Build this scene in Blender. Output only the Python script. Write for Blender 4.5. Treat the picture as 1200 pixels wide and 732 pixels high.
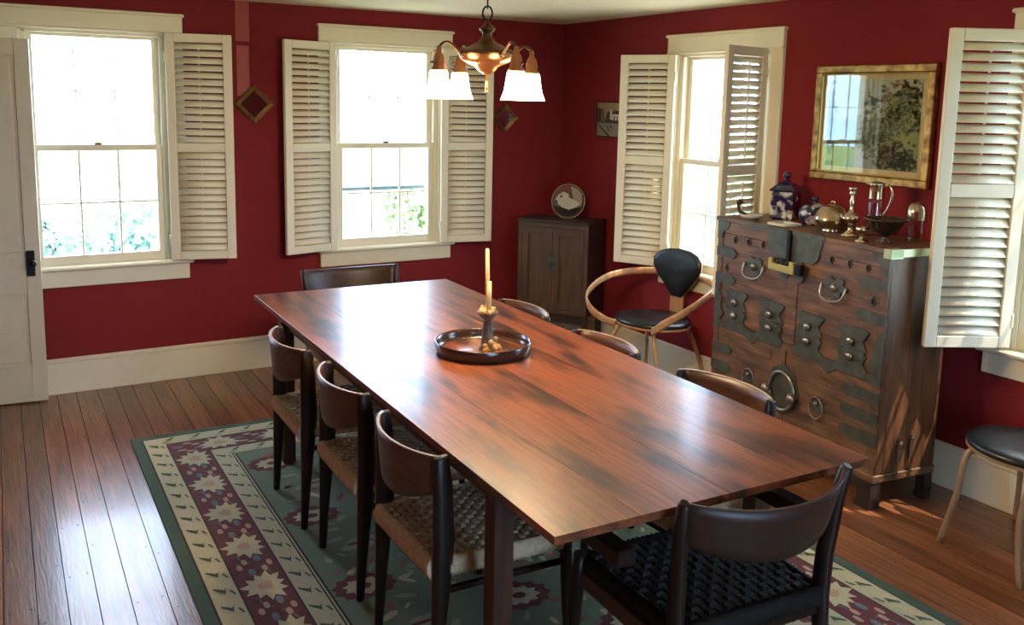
import bpy, bmesh, math, random
from mathutils import Vector, Matrix
random.seed(7)
PI = math.pi
C = bpy.context.scene.collection
S = bpy.context.scene
for o in list(bpy.data.objects): bpy.data.objects.remove(o)

# ------------------------------------------------------------ camera
F_PX, CY_PX, PITCH, ROLL, YAW = 1065.3, 278.25, 0.14857, 0.02080, 0.53916
EYE = Vector((0, 0, 1.74))
fwd = Vector((math.cos(PITCH)*math.sin(YAW), math.cos(PITCH)*math.cos(YAW), -math.sin(PITCH)))
rgt = Vector((math.cos(YAW), -math.sin(YAW), 0)); upv = rgt.cross(fwd)
r2 = rgt*math.cos(ROLL) + upv*math.sin(ROLL); u2 = -rgt*math.sin(ROLL) + upv*math.cos(ROLL)
cam = bpy.data.cameras.new('camera'); camo = bpy.data.objects.new('camera', cam); C.objects.link(camo)
camo.matrix_world = Matrix(((r2.x, u2.x, -fwd.x, EYE.x), (r2.y, u2.y, -fwd.y, EYE.y), (r2.z, u2.z, -fwd.z, EYE.z), (0, 0, 0, 1)))
cam.sensor_width = 36; cam.sensor_fit = 'HORIZONTAL'; cam.lens = 36*F_PX/1200; cam.shift_y = (CY_PX-366)/1200
cam.clip_start = 0.05; cam.clip_end = 200
S.camera = camo

# ------------------------------------------------------------ light and exposure
S.view_settings.view_transform = 'Standard'; S.view_settings.look = 'None'
S.view_settings.gamma = 1; S.view_settings.use_curve_mapping = False
S.view_settings.exposure = 0.85
w = bpy.data.worlds.new('sky'); S.world = w; w.use_nodes = True
nt = w.node_tree; bg = nt.nodes['Background']
tc = nt.nodes.new('ShaderNodeTexCoord'); sp = nt.nodes.new('ShaderNodeSeparateXYZ'); cr = nt.nodes.new('ShaderNodeValToRGB')
nt.links.new(tc.outputs['Generated'], sp.inputs[0]); nt.links.new(sp.outputs['Z'], cr.inputs[0]); nt.links.new(cr.outputs[0], bg.inputs[0])
cr.color_ramp.elements[0].position = 0.0; cr.color_ramp.elements[0].color = (0.40, 0.65, 1.0, 1)
cr.color_ramp.elements[1].position = 0.7; cr.color_ramp.elements[1].color = (0.62, 0.72, 0.88, 1)
SKY = 10.0
bg.inputs[1].default_value = SKY
sun = bpy.data.lights.new('sun', 'SUN'); sun.energy = 6; sun.angle = 0.01; sun.color = (1, 0.86, 0.68)
suno = bpy.data.objects.new('sun', sun); C.objects.link(suno)
SUN_DIR = Vector((-0.33, 0.42, -0.85))
suno.rotation_euler = SUN_DIR.to_track_quat('-Z', 'Y').to_euler(); suno.location = (8, -4, 12)
LAMP_W = 11.0; SHADE_E = 11.0

# ------------------------------------------------------------ materials
def mat(name, col, rough=0.6, metal=0.0, var=0.0, scale=8.0, stretch=(1, 1, 1), bump=0.0, bscale=60.0, col2=None, coat=0.0, obj_rand=0.0, spec=0.5, detail=4.0, grain=0.0, gscale=(90, 2.5, 90), pos=(0.32, 0.66)):
    m = bpy.data.materials.new(name); m.use_nodes = True; n = m.node_tree; L = n.links
    b = n.nodes['Principled BSDF']; b.inputs['Base Color'].default_value = (*col, 1)
    b.inputs['Roughness'].default_value = rough; b.inputs['Metallic'].default_value = metal
    b.inputs['Specular IOR Level'].default_value = spec
    if coat: b.inputs['Coat Weight'].default_value = coat; b.inputs['Coat Roughness'].default_value = 0.12
    t = n.nodes.new('ShaderNodeTexCoord'); mp = n.nodes.new('ShaderNodeMapping'); L.new(t.outputs['Object'], mp.inputs['Vector'])
    mp.inputs['Scale'].default_value = stretch
    if obj_rand:
        oi = n.nodes.new('ShaderNodeObjectInfo'); cx = n.nodes.new('ShaderNodeCombineXYZ'); mu = n.nodes.new('ShaderNodeMath'); mu.operation = 'MULTIPLY'; mu.inputs[1].default_value = 37.0
        L.new(oi.outputs['Random'], mu.inputs[0]); L.new(mu.outputs[0], cx.inputs[0]); L.new(mu.outputs[0], cx.inputs[1]); L.new(cx.outputs[0], mp.inputs['Location'])
    out = None
    if var or col2:
        ns = n.nodes.new('ShaderNodeTexNoise'); ns.inputs['Scale'].default_value = scale; ns.inputs['Detail'].default_value = detail; L.new(mp.outputs[0], ns.inputs['Vector'])
        r = n.nodes.new('ShaderNodeValToRGB'); L.new(ns.outputs['Fac'], r.inputs[0])
        c2 = col2 if col2 else tuple(c*(1-var) for c in col)
        r.color_ramp.elements[0].position = pos[0]; r.color_ramp.elements[0].color = (*c2, 1)
        r.color_ramp.elements[1].position = pos[1]; r.color_ramp.elements[1].color = (*col, 1)
        out = r.outputs[0]
        if obj_rand:
            hs = n.nodes.new('ShaderNodeHueSaturation'); mr = n.nodes.new('ShaderNodeMapRange')
            mr.inputs['To Min'].default_value = 1-obj_rand; mr.inputs['To Max'].default_value = 1+obj_rand
            L.new(oi.outputs['Random'], mr.inputs['Value']); L.new(mr.outputs[0], hs.inputs['Value']); L.new(out, hs.inputs['Color']); out = hs.outputs[0]
        if grain:
            m2 = n.nodes.new('ShaderNodeMapping'); m2.inputs['Scale'].default_value = gscale; L.new(t.outputs['Object'], m2.inputs['Vector'])
            g2 = n.nodes.new('ShaderNodeTexNoise'); g2.inputs['Scale'].default_value = 1.0; g2.inputs['Detail'].default_value = 5; L.new(m2.outputs[0], g2.inputs['Vector'])
            mr2 = n.nodes.new('ShaderNodeMapRange'); mr2.inputs['From Min'].default_value = .3; mr2.inputs['From Max'].default_value = .7; mr2.inputs['To Min'].default_value = 1-grain; mr2.inputs['To Max'].default_value = 1+grain*.6
            L.new(g2.outputs['Fac'], mr2.inputs['Value']); mx2 = n.nodes.new('ShaderNodeVectorMath'); mx2.operation = 'SCALE'; L.new(out, mx2.inputs[0]); L.new(mr2.outputs[0], mx2.inputs['Scale']); out = mx2.outputs[0]
        L.new(out, b.inputs['Base Color'])
    if bump:
        nb = n.nodes.new('ShaderNodeTexNoise'); nb.inputs['Scale'].default_value = bscale; L.new(mp.outputs[0], nb.inputs['Vector'])
        bp = n.nodes.new('ShaderNodeBump'); bp.inputs['Strength'].default_value = bump; bp.inputs['Distance'].default_value = 0.004
        L.new(nb.outputs['Fac'], bp.inputs['Height']); L.new(bp.outputs[0], b.inputs['Normal'])
    return m
def emis(name, col, st):
    m = bpy.data.materials.new(name); m.use_nodes = True; b = m.node_tree.nodes['Principled BSDF']
    b.inputs['Base Color'].default_value = (0.9, 0.87, 0.8, 1); b.inputs['Emission Color'].default_value = (*col, 1); b.inputs['Emission Strength'].default_value = st
    return m
def glassy(name, tint=(1, 1, 1), refl=0.06):
    m = bpy.data.materials.new(name); m.use_nodes = True; n = m.node_tree; n.nodes.remove(n.nodes['Principled BSDF'])
    tr = n.nodes.new('ShaderNodeBsdfTransparent'); tr.inputs[0].default_value = (*tint, 1); gl = n.nodes.new('ShaderNodeBsdfGlossy'); gl.inputs['Roughness'].default_value = 0.02
    mx = n.nodes.new('ShaderNodeMixShader'); lw = n.nodes.new('ShaderNodeLayerWeight'); lw.inputs[0].default_value = 0.5
    pw = n.nodes.new('ShaderNodeMath'); pw.operation = 'POWER'; pw.inputs[1].default_value = 5
    ma = n.nodes.new('ShaderNodeMath'); ma.operation = 'MULTIPLY_ADD'; ma.inputs[1].default_value = 1-refl; ma.inputs[2].default_value = refl
    n.links.new(lw.outputs['Facing'], pw.inputs[0]); n.links.new(pw.outputs[0], ma.inputs[0]); n.links.new(ma.outputs[0], mx.inputs[0]); n.links.new(tr.outputs[0], mx.inputs[1]); n.links.new(gl.outputs[0], mx.inputs[2])
    n.links.new(mx.outputs[0], n.nodes['Material Output'].inputs[0]); return m
M = {}
M['wall'] = mat('red wall paint', (0.215, 0.021, 0.025), 0.75, var=0.12, scale=1.5, bump=0.25, bscale=90, spec=0.12)
M['litred'] = mat('wall red lightened as lit', (0.33, 0.035, 0.033), 0.5, var=0.1, scale=3)  # wall red made lighter to paint in a patch of light
M['ceil'] = mat('cream ceiling paint', (0.68, 0.60, 0.38), 0.8, var=0.05, scale=2, bump=0.2, bscale=50)
M['trim'] = mat('cream trim paint', (0.76, 0.69, 0.50), 0.42, var=0.05, scale=5)
M['door'] = mat('off white door paint', (0.62, 0.56, 0.42), 0.42, var=0.06, scale=5)
M['board'] = mat('worn pine floorboard', (0.26, 0.10, 0.04), 0.3, var=0.5, scale=3.5, stretch=(9, 0.7, 9), bump=0.15, bscale=14, coat=0.35, obj_rand=0.3, detail=8, grain=.5, gscale=(120, 3, 120))
M['under'] = mat('dark gap', (0.02, 0.012, 0.008), 0.9)
M['nail'] = mat('nail iron', (0.03, 0.02, 0.015), 0.6, metal=0.5)
M['table'] = mat('red brown table wood', (0.25, 0.075, 0.03), 0.36, scale=2.6, stretch=(4.5, 1.0, 4.5), col2=(0.04, 0.015, 0.01), grain=.45, gscale=(110, 4, 110), pos=(.36, .56), bump=0.12, bscale=10, coat=0.2, obj_rand=0.1, detail=9)
M['tleg'] = mat('dark table leg wood', (0.07, 0.028, 0.015), 0.45, var=0.5, scale=4, stretch=(8, 8, 1))
M['chair'] = mat('dark stained chair wood', (0.020, 0.009, 0.006), 0.42, spec=0.35, var=0.4, scale=5, stretch=(8, 8, 1))
M['back'] = mat('brown backrest wood', (0.095, 0.038, 0.02), 0.38, var=0.4, scale=5, stretch=(8, 2, 8))
M['backdark'] = mat('deep brown backrest wood', (0.045, 0.02, 0.011), 0.45, var=0.4, scale=5, stretch=(8, 2, 8))
M['rim'] = mat('pale painted edge highlight', (0.34, 0.24, 0.17), 0.35)  # sky reflection on the backrest edges, put into a pale colour
M['cord'] = mat('tan paper cord', (0.60, 0.46, 0.28), 0.75, var=0.3, scale=60)
M['cordtop'] = mat('greyed tan paper cord', (0.44, 0.36, 0.24), 0.75, var=0.35, scale=50)
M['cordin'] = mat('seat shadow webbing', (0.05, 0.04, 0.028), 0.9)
M['black'] = mat('black webbing', (0.010, 0.010, 0.010), 0.6, spec=.3, var=0.4, scale=30)
M['leather'] = mat('black leather', (0.008, 0.011, 0.014), 0.33, bump=0.15, bscale=160)
M['blond'] = mat('blond bentwood', (0.52, 0.27, 0.11), 0.4, var=0.3, scale=5, stretch=(8, 8, 1))
M['tan'] = mat('tan bentwood', (0.33, 0.2, 0.1), 0.45, var=0.3, scale=5, stretch=(8, 8, 1))
M['chest'] = mat('red brown chest wood', (0.20, 0.098, 0.045), 0.4, scale=3.2, stretch=(1.6, 4, 7), col2=(0.055, 0.027, 0.014), grain=.4, gscale=(5, 60, 90), bump=0.1, bscale=20, detail=9)
M['chestside'] = mat('shade darkened orange brown chest side', (0.17, 0.07, 0.025), 0.45, scale=4, stretch=(6, 6, 0.8), col2=(0.05, 0.022, 0.01), grain=.4, gscale=(90, 90, 4))  # colour darkened for the shade that falls on the chest side
M['iron'] = mat('aged iron fitting', (0.10, 0.10, 0.075), 0.5, metal=0.55, var=0.4, scale=18, bump=0.15, bscale=60)
M['knob'] = mat('worn iron knob', (0.30, 0.26, 0.2), 0.3, metal=0.9)
M['brass'] = mat('bright brass', (0.78, 0.60, 0.2), 0.3, metal=0.9)
M['gbrass'] = mat('greenish brass', (0.42, 0.46, 0.27), 0.4, metal=0.6)
M['blackmetal'] = mat('black metal', (0.012, 0.012, 0.012), 0.35, metal=0.6)
M['bronze'] = mat('antique bronze', (0.16, 0.09, 0.045), 0.33, metal=0.9, var=0.3, scale=20)
M['copper'] = mat('worn copper brass', (0.62, 0.30, 0.14), 0.28, metal=0.95, var=0.2, scale=14)
M['silver'] = mat('tarnished silver', (0.68, 0.58, 0.42), 0.16, metal=1.0, var=0.2, scale=14)
M['pewter'] = mat('dark pewter', (0.12, 0.10, 0.08), 0.25, metal=0.9)
M['shade'] = emis('glowing frosted shade', (1.0, 0.74, 0.42), SHADE_E)
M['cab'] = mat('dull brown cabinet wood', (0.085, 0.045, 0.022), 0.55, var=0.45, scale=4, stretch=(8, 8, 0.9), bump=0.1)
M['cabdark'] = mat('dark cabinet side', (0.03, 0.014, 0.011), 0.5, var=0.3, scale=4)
M['navy'] = mat('navy glazed ceramic', (0.008, 0.012, 0.05), 0.12, coat=0.5)
M['bluewhite'] = mat('blue and white glaze', (0.5, 0.5, 0.48), 0.12, scale=24, pos=(.5, .62), col2=(0.008, 0.012, 0.06), coat=0.5)
M['porc'] = mat('pale porcelain', (0.55, 0.53, 0.46), 0.2)
M['wax'] = mat('yellow wax', (0.78, 0.60, 0.27), 0.45); M['wax'].node_tree.nodes['Principled BSDF'].inputs['Subsurface Weight'].default_value = 0.3
M['waxdrip'] = mat('amber wax drips', (0.62, 0.36, 0.12), 0.45, var=0.3, scale=30)
M['holder'] = mat('mottled turned wood', (0.20, 0.14, 0.10), 0.4, var=0.6, scale=25, stretch=(1, 1, 0.3))
M['tray'] = mat('dark tray wood', (0.04, 0.018, 0.013), 0.22, var=0.3, scale=8, coat=0.4)
M['gold'] = mat('worn gilt frame', (0.62, 0.40, 0.13), 0.34, metal=0.7, scale=22, col2=(0.2, 0.1, 0.04), bump=0.4, bscale=60)
M['mount'] = mat('cream mount board', (0.52, 0.44, 0.24), 0.7)
M['mirror'] = mat('mirror glass', (0.8, 0.8, 0.8), 0.04, metal=1.0)
M['bframe'] = mat('bronze mirror frame', (0.38, 0.22, 0.09), 0.3, metal=0.8, var=0.4, scale=25)
M['glass'] = glassy('window glass'); M['cryst'] = glassy('clear glassware', (0.93, 0.9, 0.88))
M['lawn'] = mat('lawn', (0.16, 0.30, 0.07), 0.9, var=0.4, scale=2)
M['drive'] = mat('pale gravel', (0.75, 0.75, 0.72), 0.9, var=0.1, scale=6)
M['leafa'] = mat('teal green foliage', (0.28, 0.46, 0.38), 0.6, var=0.4, scale=3)
M['leafb'] = mat('fresh green foliage', (0.34, 0.50, 0.2), 0.6, var=0.4, scale=3)
M['leafy'] = mat('yellow blossom', (0.7, 0.5, 0.05), 0.6)
M['bark'] = mat('bark', (0.12, 0.08, 0.05), 0.9)
M['bluegrey'] = mat('blue grey paint', (0.12, 0.19, 0.24), 0.5)
def flat(name, col, r=0.9): return mat(name, col, r, var=0.18, scale=120)

# ------------------------------------------------------------ geometry helpers
class MB:
    def __init__(s): s.bm = bmesh.new(); s.mi = 0
    def _f(s, vs, smooth=False):
        try:
            f = s.bm.faces.new(vs); f.material_index = s.mi; f.smooth = smooth; return f
        except ValueError: return None
    def box(s, x0, x1, y0, y1, z0, z1, bev=0.0, mtx=None):
        b = min(bev, abs(x1-x0)*.45, abs(y1-y0)*.45, abs(z1-z0)*.45)
        tmp = bmesh.new()
        bmesh.ops.create_cube(tmp, size=1, matrix=Matrix.Translation(((x0+x1)/2, (y0+y1)/2, (z0+z1)/2)) @ Matrix.Diagonal((abs(x1-x0), abs(y1-y0), abs(z1-z0), 1)))
        if b > 0: bmesh.ops.bevel(tmp, geom=tmp.edges[:], offset=b, segments=1, affect='EDGES')
        if mtx: bmesh.ops.transform(tmp, matrix=mtx, verts=tmp.verts)
        s._merge(tmp); return s
    def _merge(s, tmp, smooth=False):
        vm = {v: s.bm.verts.new(v.co) for v in tmp.verts}
        for f in tmp.faces: s._f([vm[v] for v in f.verts], smooth or f.smooth)
        tmp.free()
    def ball(s, c, r, seg=10, sc=(1, 1, 1), mtx=None):
        tmp = bmesh.new(); bmesh.ops.create_uvsphere(tmp, u_segments=seg, v_segments=max(6, seg*2//3), radius=r)
        for v in tmp.verts: v.co = Vector((v.co.x*sc[0], v.co.y*sc[1], v.co.z*sc[2])) + Vector(c)
        if mtx: bmesh.ops.transform(tmp, matrix=mtx, verts=tmp.verts)
        s._merge(tmp, True); return s
    def lathe(s, prof, c=(0, 0, 0), seg=20, sq=0):
        rings = []
        for r, z in prof:
            if r < 1e-5: rings.append([s.bm.verts.new((c[0], c[1], c[2]+z))]); continue
            ring = []
            for k in range(seg):
                a = 2*PI*(k+.5)/seg; ring.append(s.bm.verts.new((c[0]+r*math.cos(a), c[1]+r*math.sin(a), c[2]+z)))
            rings.append(ring)
        sm = seg > 7
        for a, b in zip(rings, rings[1:]):
            for k in range(seg):
                k2 = (k+1) % seg
                if len(a) == 1 and len(b) == 1: continue
                if len(a) == 1: s._f([a[0], b[k], b[k2]], sm)
                elif len(b) == 1: s._f([a[k], a[k2], b[0]], sm)
                else: s._f([a[k], a[k2], b[k2], b[k]], sm)
        return s
    def tube(s, pts, rad, seg=8, closed=False, ell=None, up=None):
        """sweep a circle (or an ellipse/rounded bar ell=(a,b)) along pts; rad is a number or a list"""
        pts = [Vector(p) for p in pts]; n = len(pts)
        if not isinstance(rad, (list, tuple)): rad = [rad]*n
        rings = []; prev = Vector(up) if up else None
        for i, p in enumerate(pts):
            if closed: t = pts[(i+1) % n]-pts[i-1]
            else: t = pts[min(i+1, n-1)]-pts[max(i-1, 0)]
            t.normalize()
            if prev is None: prev = Vector((0, 0, 1)) if abs(t.z) < .9 else Vector((1, 0, 0))
            a = (prev - t*prev.dot(t)).normalized(); b = t.cross(a)
            if not up: prev = a
            e = ell[i] if isinstance(ell, list) else (ell or (1, 1))
            rings.append([s.bm.verts.new(p + a*math.cos(2*PI*(k+.5)/seg)*rad[i]*e[0] + b*math.sin(2*PI*(k+.5)/seg)*rad[i]*e[1]) for k in range(seg)])
        sm = seg > 4
        for i in range(n if closed else n-1):
            A, B = rings[i], rings[(i+1) % n]
            for k in range(seg): s._f([A[k], A[(k+1) % seg], B[(k+1) % seg], B[k]], sm)
        if not closed: s._f(rings[0][::-1]); s._f(rings[-1])
        return s
    def prism(s, pts, y0, y1, axis='y'):
        """extrude a closed outline; pts in (x,z) for axis y, (x,y) for axis z"""
        def v(p, q): return (p[0], q, p[1]) if axis == 'y' else (p[0], p[1], q)
        A = [s.bm.verts.new(v(p, y0)) for p in pts]; B = [s.bm.verts.new(v(p, y1)) for p in pts]; n = len(pts)
        s._f(A); s._f(B[::-1])
        for k in range(n): s._f([A[(k+1) % n], A[k], B[k], B[(k+1) % n]])
        return s
    def poly(s, pts, z):
        s._f([s.bm.verts.new((p[0], p[1], z)) for p in pts]); return s
    def polyv(s, pts, y):
        s._f([s.bm.verts.new((p[0], y, p[1])) for p in pts]); return s
    def grid(s, f, nu, nv, smooth=True):
        V = [[s.bm.verts.new(f(i/nu, j/nv)) for j in range(nv+1)] for i in range(nu+1)]
        for i in range(nu):
            for j in range(nv): s._f([V[i][j], V[i+1][j], V[i+1][j+1], V[i][j+1]], smooth)
        return s
    def build(s, name, m, parent=None, solid=0, sub=0, fixn=True):
        if fixn: bmesh.ops.recalc_face_normals(s.bm, faces=s.bm.faces)
        me = bpy.data.meshes.new(name); s.bm.to_mesh(me); s.bm.free()
        for x in (m if isinstance(m, list) else [m]): me.materials.append(M[x] if isinstance(x, str) else x)
        o = bpy.data.objects.new(name, me); C.objects.link(o)
        if parent: o.parent = parent
        if solid: k = o.modifiers.new('solid', 'SOLIDIFY'); k.thickness = solid; k.offset = 0
        if sub: k = o.modifiers.new('sub', 'SUBSURF'); k.levels = sub; k.render_levels = sub
        return o
def empty(name, loc=(0, 0, 0), rz=0.0, label=None, cat=None, group=None):
    o = bpy.data.objects.new(name, None); C.objects.link(o); o.location = loc; o.rotation_euler = (0, 0, rz); o.empty_display_size = .1
    if label: tag(o, label, cat, group)
    return o
def tag(o, label, cat, group=None):
    o['label'] = label; o['category'] = cat
    if group: o['group'] = group
    return o
def copy_tree(o, parent=None):
    c = o.copy(); C.objects.link(c)
    if parent: c.parent = parent
    for ch in list(o.children): copy_tree(ch, c)
    return c
def struct(o): o['kind'] = 'structure'; return o
def arc(cx, cy, r, a0, a1, n): return [(cx+r*math.cos(a0+(a1-a0)*i/n), cy+r*math.sin(a0+(a1-a0)*i/n)) for i in range(n+1)]
def spline(P, n=6):
    P = [Vector(p) for p in P]; out = []
    for i in range(len(P)-1):
        p0 = P[max(i-1, 0)]; p1 = P[i]; p2 = P[i+1]; p3 = P[min(i+2, len(P)-1)]
        for k in range(n):
            t = k/n; out.append(.5*((2*p1)+(-p0+p2)*t+(2*p0-5*p1+4*p2-p3)*t*t+(-p0+3*p1-3*p2+p3)*t**3))
    out.append(P[-1]); return out
# ============================================================ SETTING
W, D, H, XL, YF = 3.838, 5.726, 2.31, -0.62, -1.7
TH = 0.16
WIN_C = {1: 0.643, 2: 2.428, 3: 4.04, 4: 1.815}     # window centres along their wall
OW = 0.385                                           # half opening
def wall_with_holes(name, a0, a1, holes, place):
    """wall along a; holes are (a_lo, a_hi, z_lo, z_hi)"""
    mb = MB(); x = a0
    for lo, hi, zl, zh in sorted(holes):
        place(mb, x, lo, 0, H); place(mb, lo, hi, 0, zl); place(mb, lo, hi, zh, H); x = hi
    place(mb, x, a1, 0, H)
    return struct(mb.build(name, 'wall'))
DZ = -0.035
wall_with_holes('wall_back', XL-TH, W+TH, [(WIN_C[i]-OW, WIN_C[i]+OW, 0.73, 2.10) for i in (1, 2)], lambda m, a, b, z0, z1: m.box(a, b, D, D+TH, z0, z1) if z1 > z0 else None)
wall_with_holes('wall_right', YF, D, [(WIN_C[i]-OW, WIN_C[i]+OW, 0.73+DZ, 2.10+DZ) for i in (3, 4)], lambda m, a, b, z0, z1: m.box(W, W+TH, a, b, z0, z1) if z1 > z0 else None)
wall_with_holes('wall_left', YF, D, [(4.86, 5.68, 0.0, 2.04)], lambda m, a, b, z0, z1: m.box(XL-TH, XL, a, b, z0, z1) if z1 > z0 else None)
wall_with_holes('wall_front', XL-TH, W+TH, [(0.35, 1.75, 0.6, 2.1)], lambda m, a, b, z0, z1: m.box(a, b, YF-TH, YF, z0, z1) if z1 > z0 else None)
struct(MB().box(XL-TH, W+TH, YF-TH, D+TH, H, H+0.1).build('ceiling', 'ceil'))
fl = struct(MB().box(XL-TH, W+TH, YF-TH, D+TH, -0.12, -0.018).build('floor', 'under'))
# hall beyond the open doorway
hall = MB().box(XL-1.5, XL-TH, 4.2, 4.3, 0, H).box(XL-1.5, XL-TH, D+0.06, D+TH, 0, H).box(XL-1.6, XL-1.5, 4.2, D+TH, 0, H).box(XL-1.6, XL-TH, 4.2, D+TH, H, H+.1).box(XL-1.6, XL-TH, 4.2, D+TH, -.12, 0)
struct(hall.build('hall_shell', 'ceil'))
# floorboards run away from the camera, turned a touch clockwise
TA = 0.0245
def fx(x0, y): return x0 + math.sin(TA)*(y-2.9)
x = -0.85; widths = [0.093, 0.097, 0.1, 0.113, 0.098, 0.106, 0.092, 0.101]
edge = [-.90, -.80, -.70, -.60, -.50, -.40, -.30, -.20, -.10, 0.0, 0.1, 0.193, 0.287, 0.387, 0.503, 0.601]
k = 0
while edge[-1] < W+.2: edge.append(edge[-1]+widths[k % 8]); k += 1
rn = random.Random(3)
nails = MB()
for i in range(len(edge)-1):
    cuts = [YF-.02]; y = YF + rn.uniform(.8, 3.2)
    while y < D-0.6: cuts.append(y); y += rn.uniform(2.4, 3.6)
    if 8 < i < 17: cuts = [YF-.02, YF+rn.uniform(.3, 1.2)]
    cuts.append(D+.02)
    for ya, yb in zip(cuts, cuts[1:]):
        xa, xb = edge[i]+.0016, edge[i+1]-.0016
        p = [(fx(xa, ya), ya+.0012), (fx(xb, ya), ya+.0012), (fx(xb, yb), yb-.0012), (fx(xa, yb), yb-.0012)]
        lo, hi = XL-.01, W+.01
        if max(q[0] for q in p) < lo or min(q[0] for q in p) > hi: continue
        p = [(min(max(q[0], lo), hi), q[1]) for q in p]
        if p[1][0]-p[0][0] < .004 and p[2][0]-p[3][0] < .004: continue
        mb = MB().prism(p, -0.018, 0, 'z'); b = mb.build('floorboard', 'board', fl)
    for yn in [v*.41+rn.uniform(-.02, .02)+.3*(i % 3) for v in range(-3, 14)]:
        if YF+.1 < yn < D-.1:
            for q in (edge[i]+.018, edge[i+1]-.018):
                if XL+.05 < fx(q, yn) < W-.05 and rn.random() < .6: nails.lathe([(0.0035, -.001), (0.0035, .0006), (0, .0006)], (fx(q, yn), yn, 0), 6)
n_ = nails.build('nail_heads', 'nail', fl); n_['kind'] = 'stuff'
# baseboards
def base(name, a, b, along, side):
    mb = MB(); t = .016
    if along == 'x': mb.box(a, b, side-t, side, 0, .185, .002).box(a, b, side-t-.006, side, .185, .212, .006)
    else:
        s = -1 if side > 0 else 1
        mb.box(side, side+s*t, a, b, 0, .185, .002).box(side, side+s*(t+.006), a, b, .185, .212, .006)
    return struct(mb.build(name, 'trim'))
base('baseboard_back', XL, W, 'x', D); base('baseboard_right', YF, D-.02, 'y', W); base('baseboard_left', YF, 4.78, 'y', XL)
# casing of the doorway
struct(MB().box(XL, XL+.02, 4.77, 4.86, 0, 2.13, .003).box(XL, XL+.02, 4.77, 5.70, 2.04, 2.14, .003).build('trim_1', 'trim'))
# patch of light between the two back windows, painted as thin lighter red strips
struct(MB().box(1.432, 1.518, D-.006, D, 2.068, H, .002).box(1.436, 1.514, D-.004, D, 1.74, 2.045, .002).build('lit_patch', 'litred'))

def window(n, origin, rz, dz=0.0, storm=False):
    r = empty('window_%d' % n, origin, rz); r['kind'] = 'structure'
    c = MB()
    c.box(-.478, -OW+.005, -.022, .004, .745, 2.10, .004).box(OW-.005, .478, -.022, .004, .745, 2.10, .004).box(-.478, .478, -.024, .004, 2.095, 2.19, .004).box(-.488, .488, -.036, .004, 2.186, 2.206, .006)
    c.box(-.478, .478, -.03, .004, 2.085, 2.10, .004)
    c.build('casing', 'trim', r)
    j = MB().box(-OW, -OW+.02, 0, TH, .735, 2.10).box(OW-.02, OW, 0, TH, .735, 2.10).box(-OW, OW, 0, TH, 2.08, 2.10)
    for s in (-1, 1): j.box(s*.366, s*.345, .001, .0105, .735, 2.08, .002).box(s*.366, s*.348, .0105, .0455, 1.44, 2.08)
    j.box(-.366, .366, .001, .0455, 2.068, 2.081)
    j.build('jamb', 'trim', r)
    MB().box(-.50, .50, -.05, .0, .728, .752, .007).box(-OW, OW, -.01, TH+.03, .728, .755, .004).build('sill', 'trim', r)
    MB().box(-.478, .478, -.02, 0, .63, .729, .004).build('apron', 'trim', r)
    def sash(nm, z0, z1, y, bot, top):
        f = MB(); a = .352
        f.box(-a, -.312, y, y+.032, z0, z1, .001).box(.312, a, y, y+.032, z0, z1, .001).box(-.3118, .3118, y+.0006, y+.0314, z0, z0+bot, .001).box(-.3118, .3118, y+.0006, y+.0314, z1-top, z1, .001)
        s = f.build(nm, 'trim', r)
        zb, zt = z0+bot, z1-top; zm = (zb+zt)/2; m = MB(); wdt = .0055 if nm == 'lower_sash' else .0035
        for q in (-.104, .104): m.box(q-wdt, q+wdt, y+.008, y+.026, zb, zt, .003)
        m.box(-.312, .312, y+.0085, y+.0255, zm-wdt, zm+wdt, .003)
        m.build('muntins', 'trim', s)
        xs = (-.312, -.104, .104, .312)
        for i in range(3):
            for (p0, p1) in ((zb, zm), (zm, zt)):
                MB().box(xs[i]+wdt, xs[i+1]-wdt, y+.0155, y+.0185, p0+wdt, p1-wdt).build('pane', 'glass', s)
    sash('lower_sash', .755, 1.445, .011, .052, .034)
    sash('upper_sash', 1.412, 2.08, .046, .034, .03)
    MB().box(-.02, .02, .012, .034, 1.445, 1.457, .004).build('sash_lock', 'bronze', r)
    if storm: MB().box(-.345, .345, .135, .15, 1.115, 1.14, .002).build('storm_rail', 'bluegrey', r)
    return r
window(1, (WIN_C[1], D, 0), 0); window(2, (WIN_C[2], D, 0), 0, storm=True)
window(3, (W, WIN_C[3], DZ), -PI/2); window(4, (W, WIN_C[4], DZ), -PI/2)
fill_win = MB().box(.27, .35, YF, YF+.02, .55, 2.16, .003).box(1.75, 1.83, YF, YF+.02, .55, 2.16, .003).box(.27, 1.83, YF, YF+.02, 2.1, 2.18, .003).box(.27, 1.83, YF, YF+.05, .56, .6, .003).box(1.02, 1.08, YF-.1, YF-.05, .6, 2.1).box(.35, 1.75, YF-.1, YF-.05, 1.33, 1.38)  # unseen window behind the camera, added to let in fill light
struct(fill_win.build('window_5', 'trim'))  # window_5 is the added unseen fill light window

# ---------------------------------------------------------------- door leaf
dang = math.atan2(5.632-5.607, .065-.306)
door = empty('door_1', (.306, 5.607, 0), dang); door['kind'] = 'structure'
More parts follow.
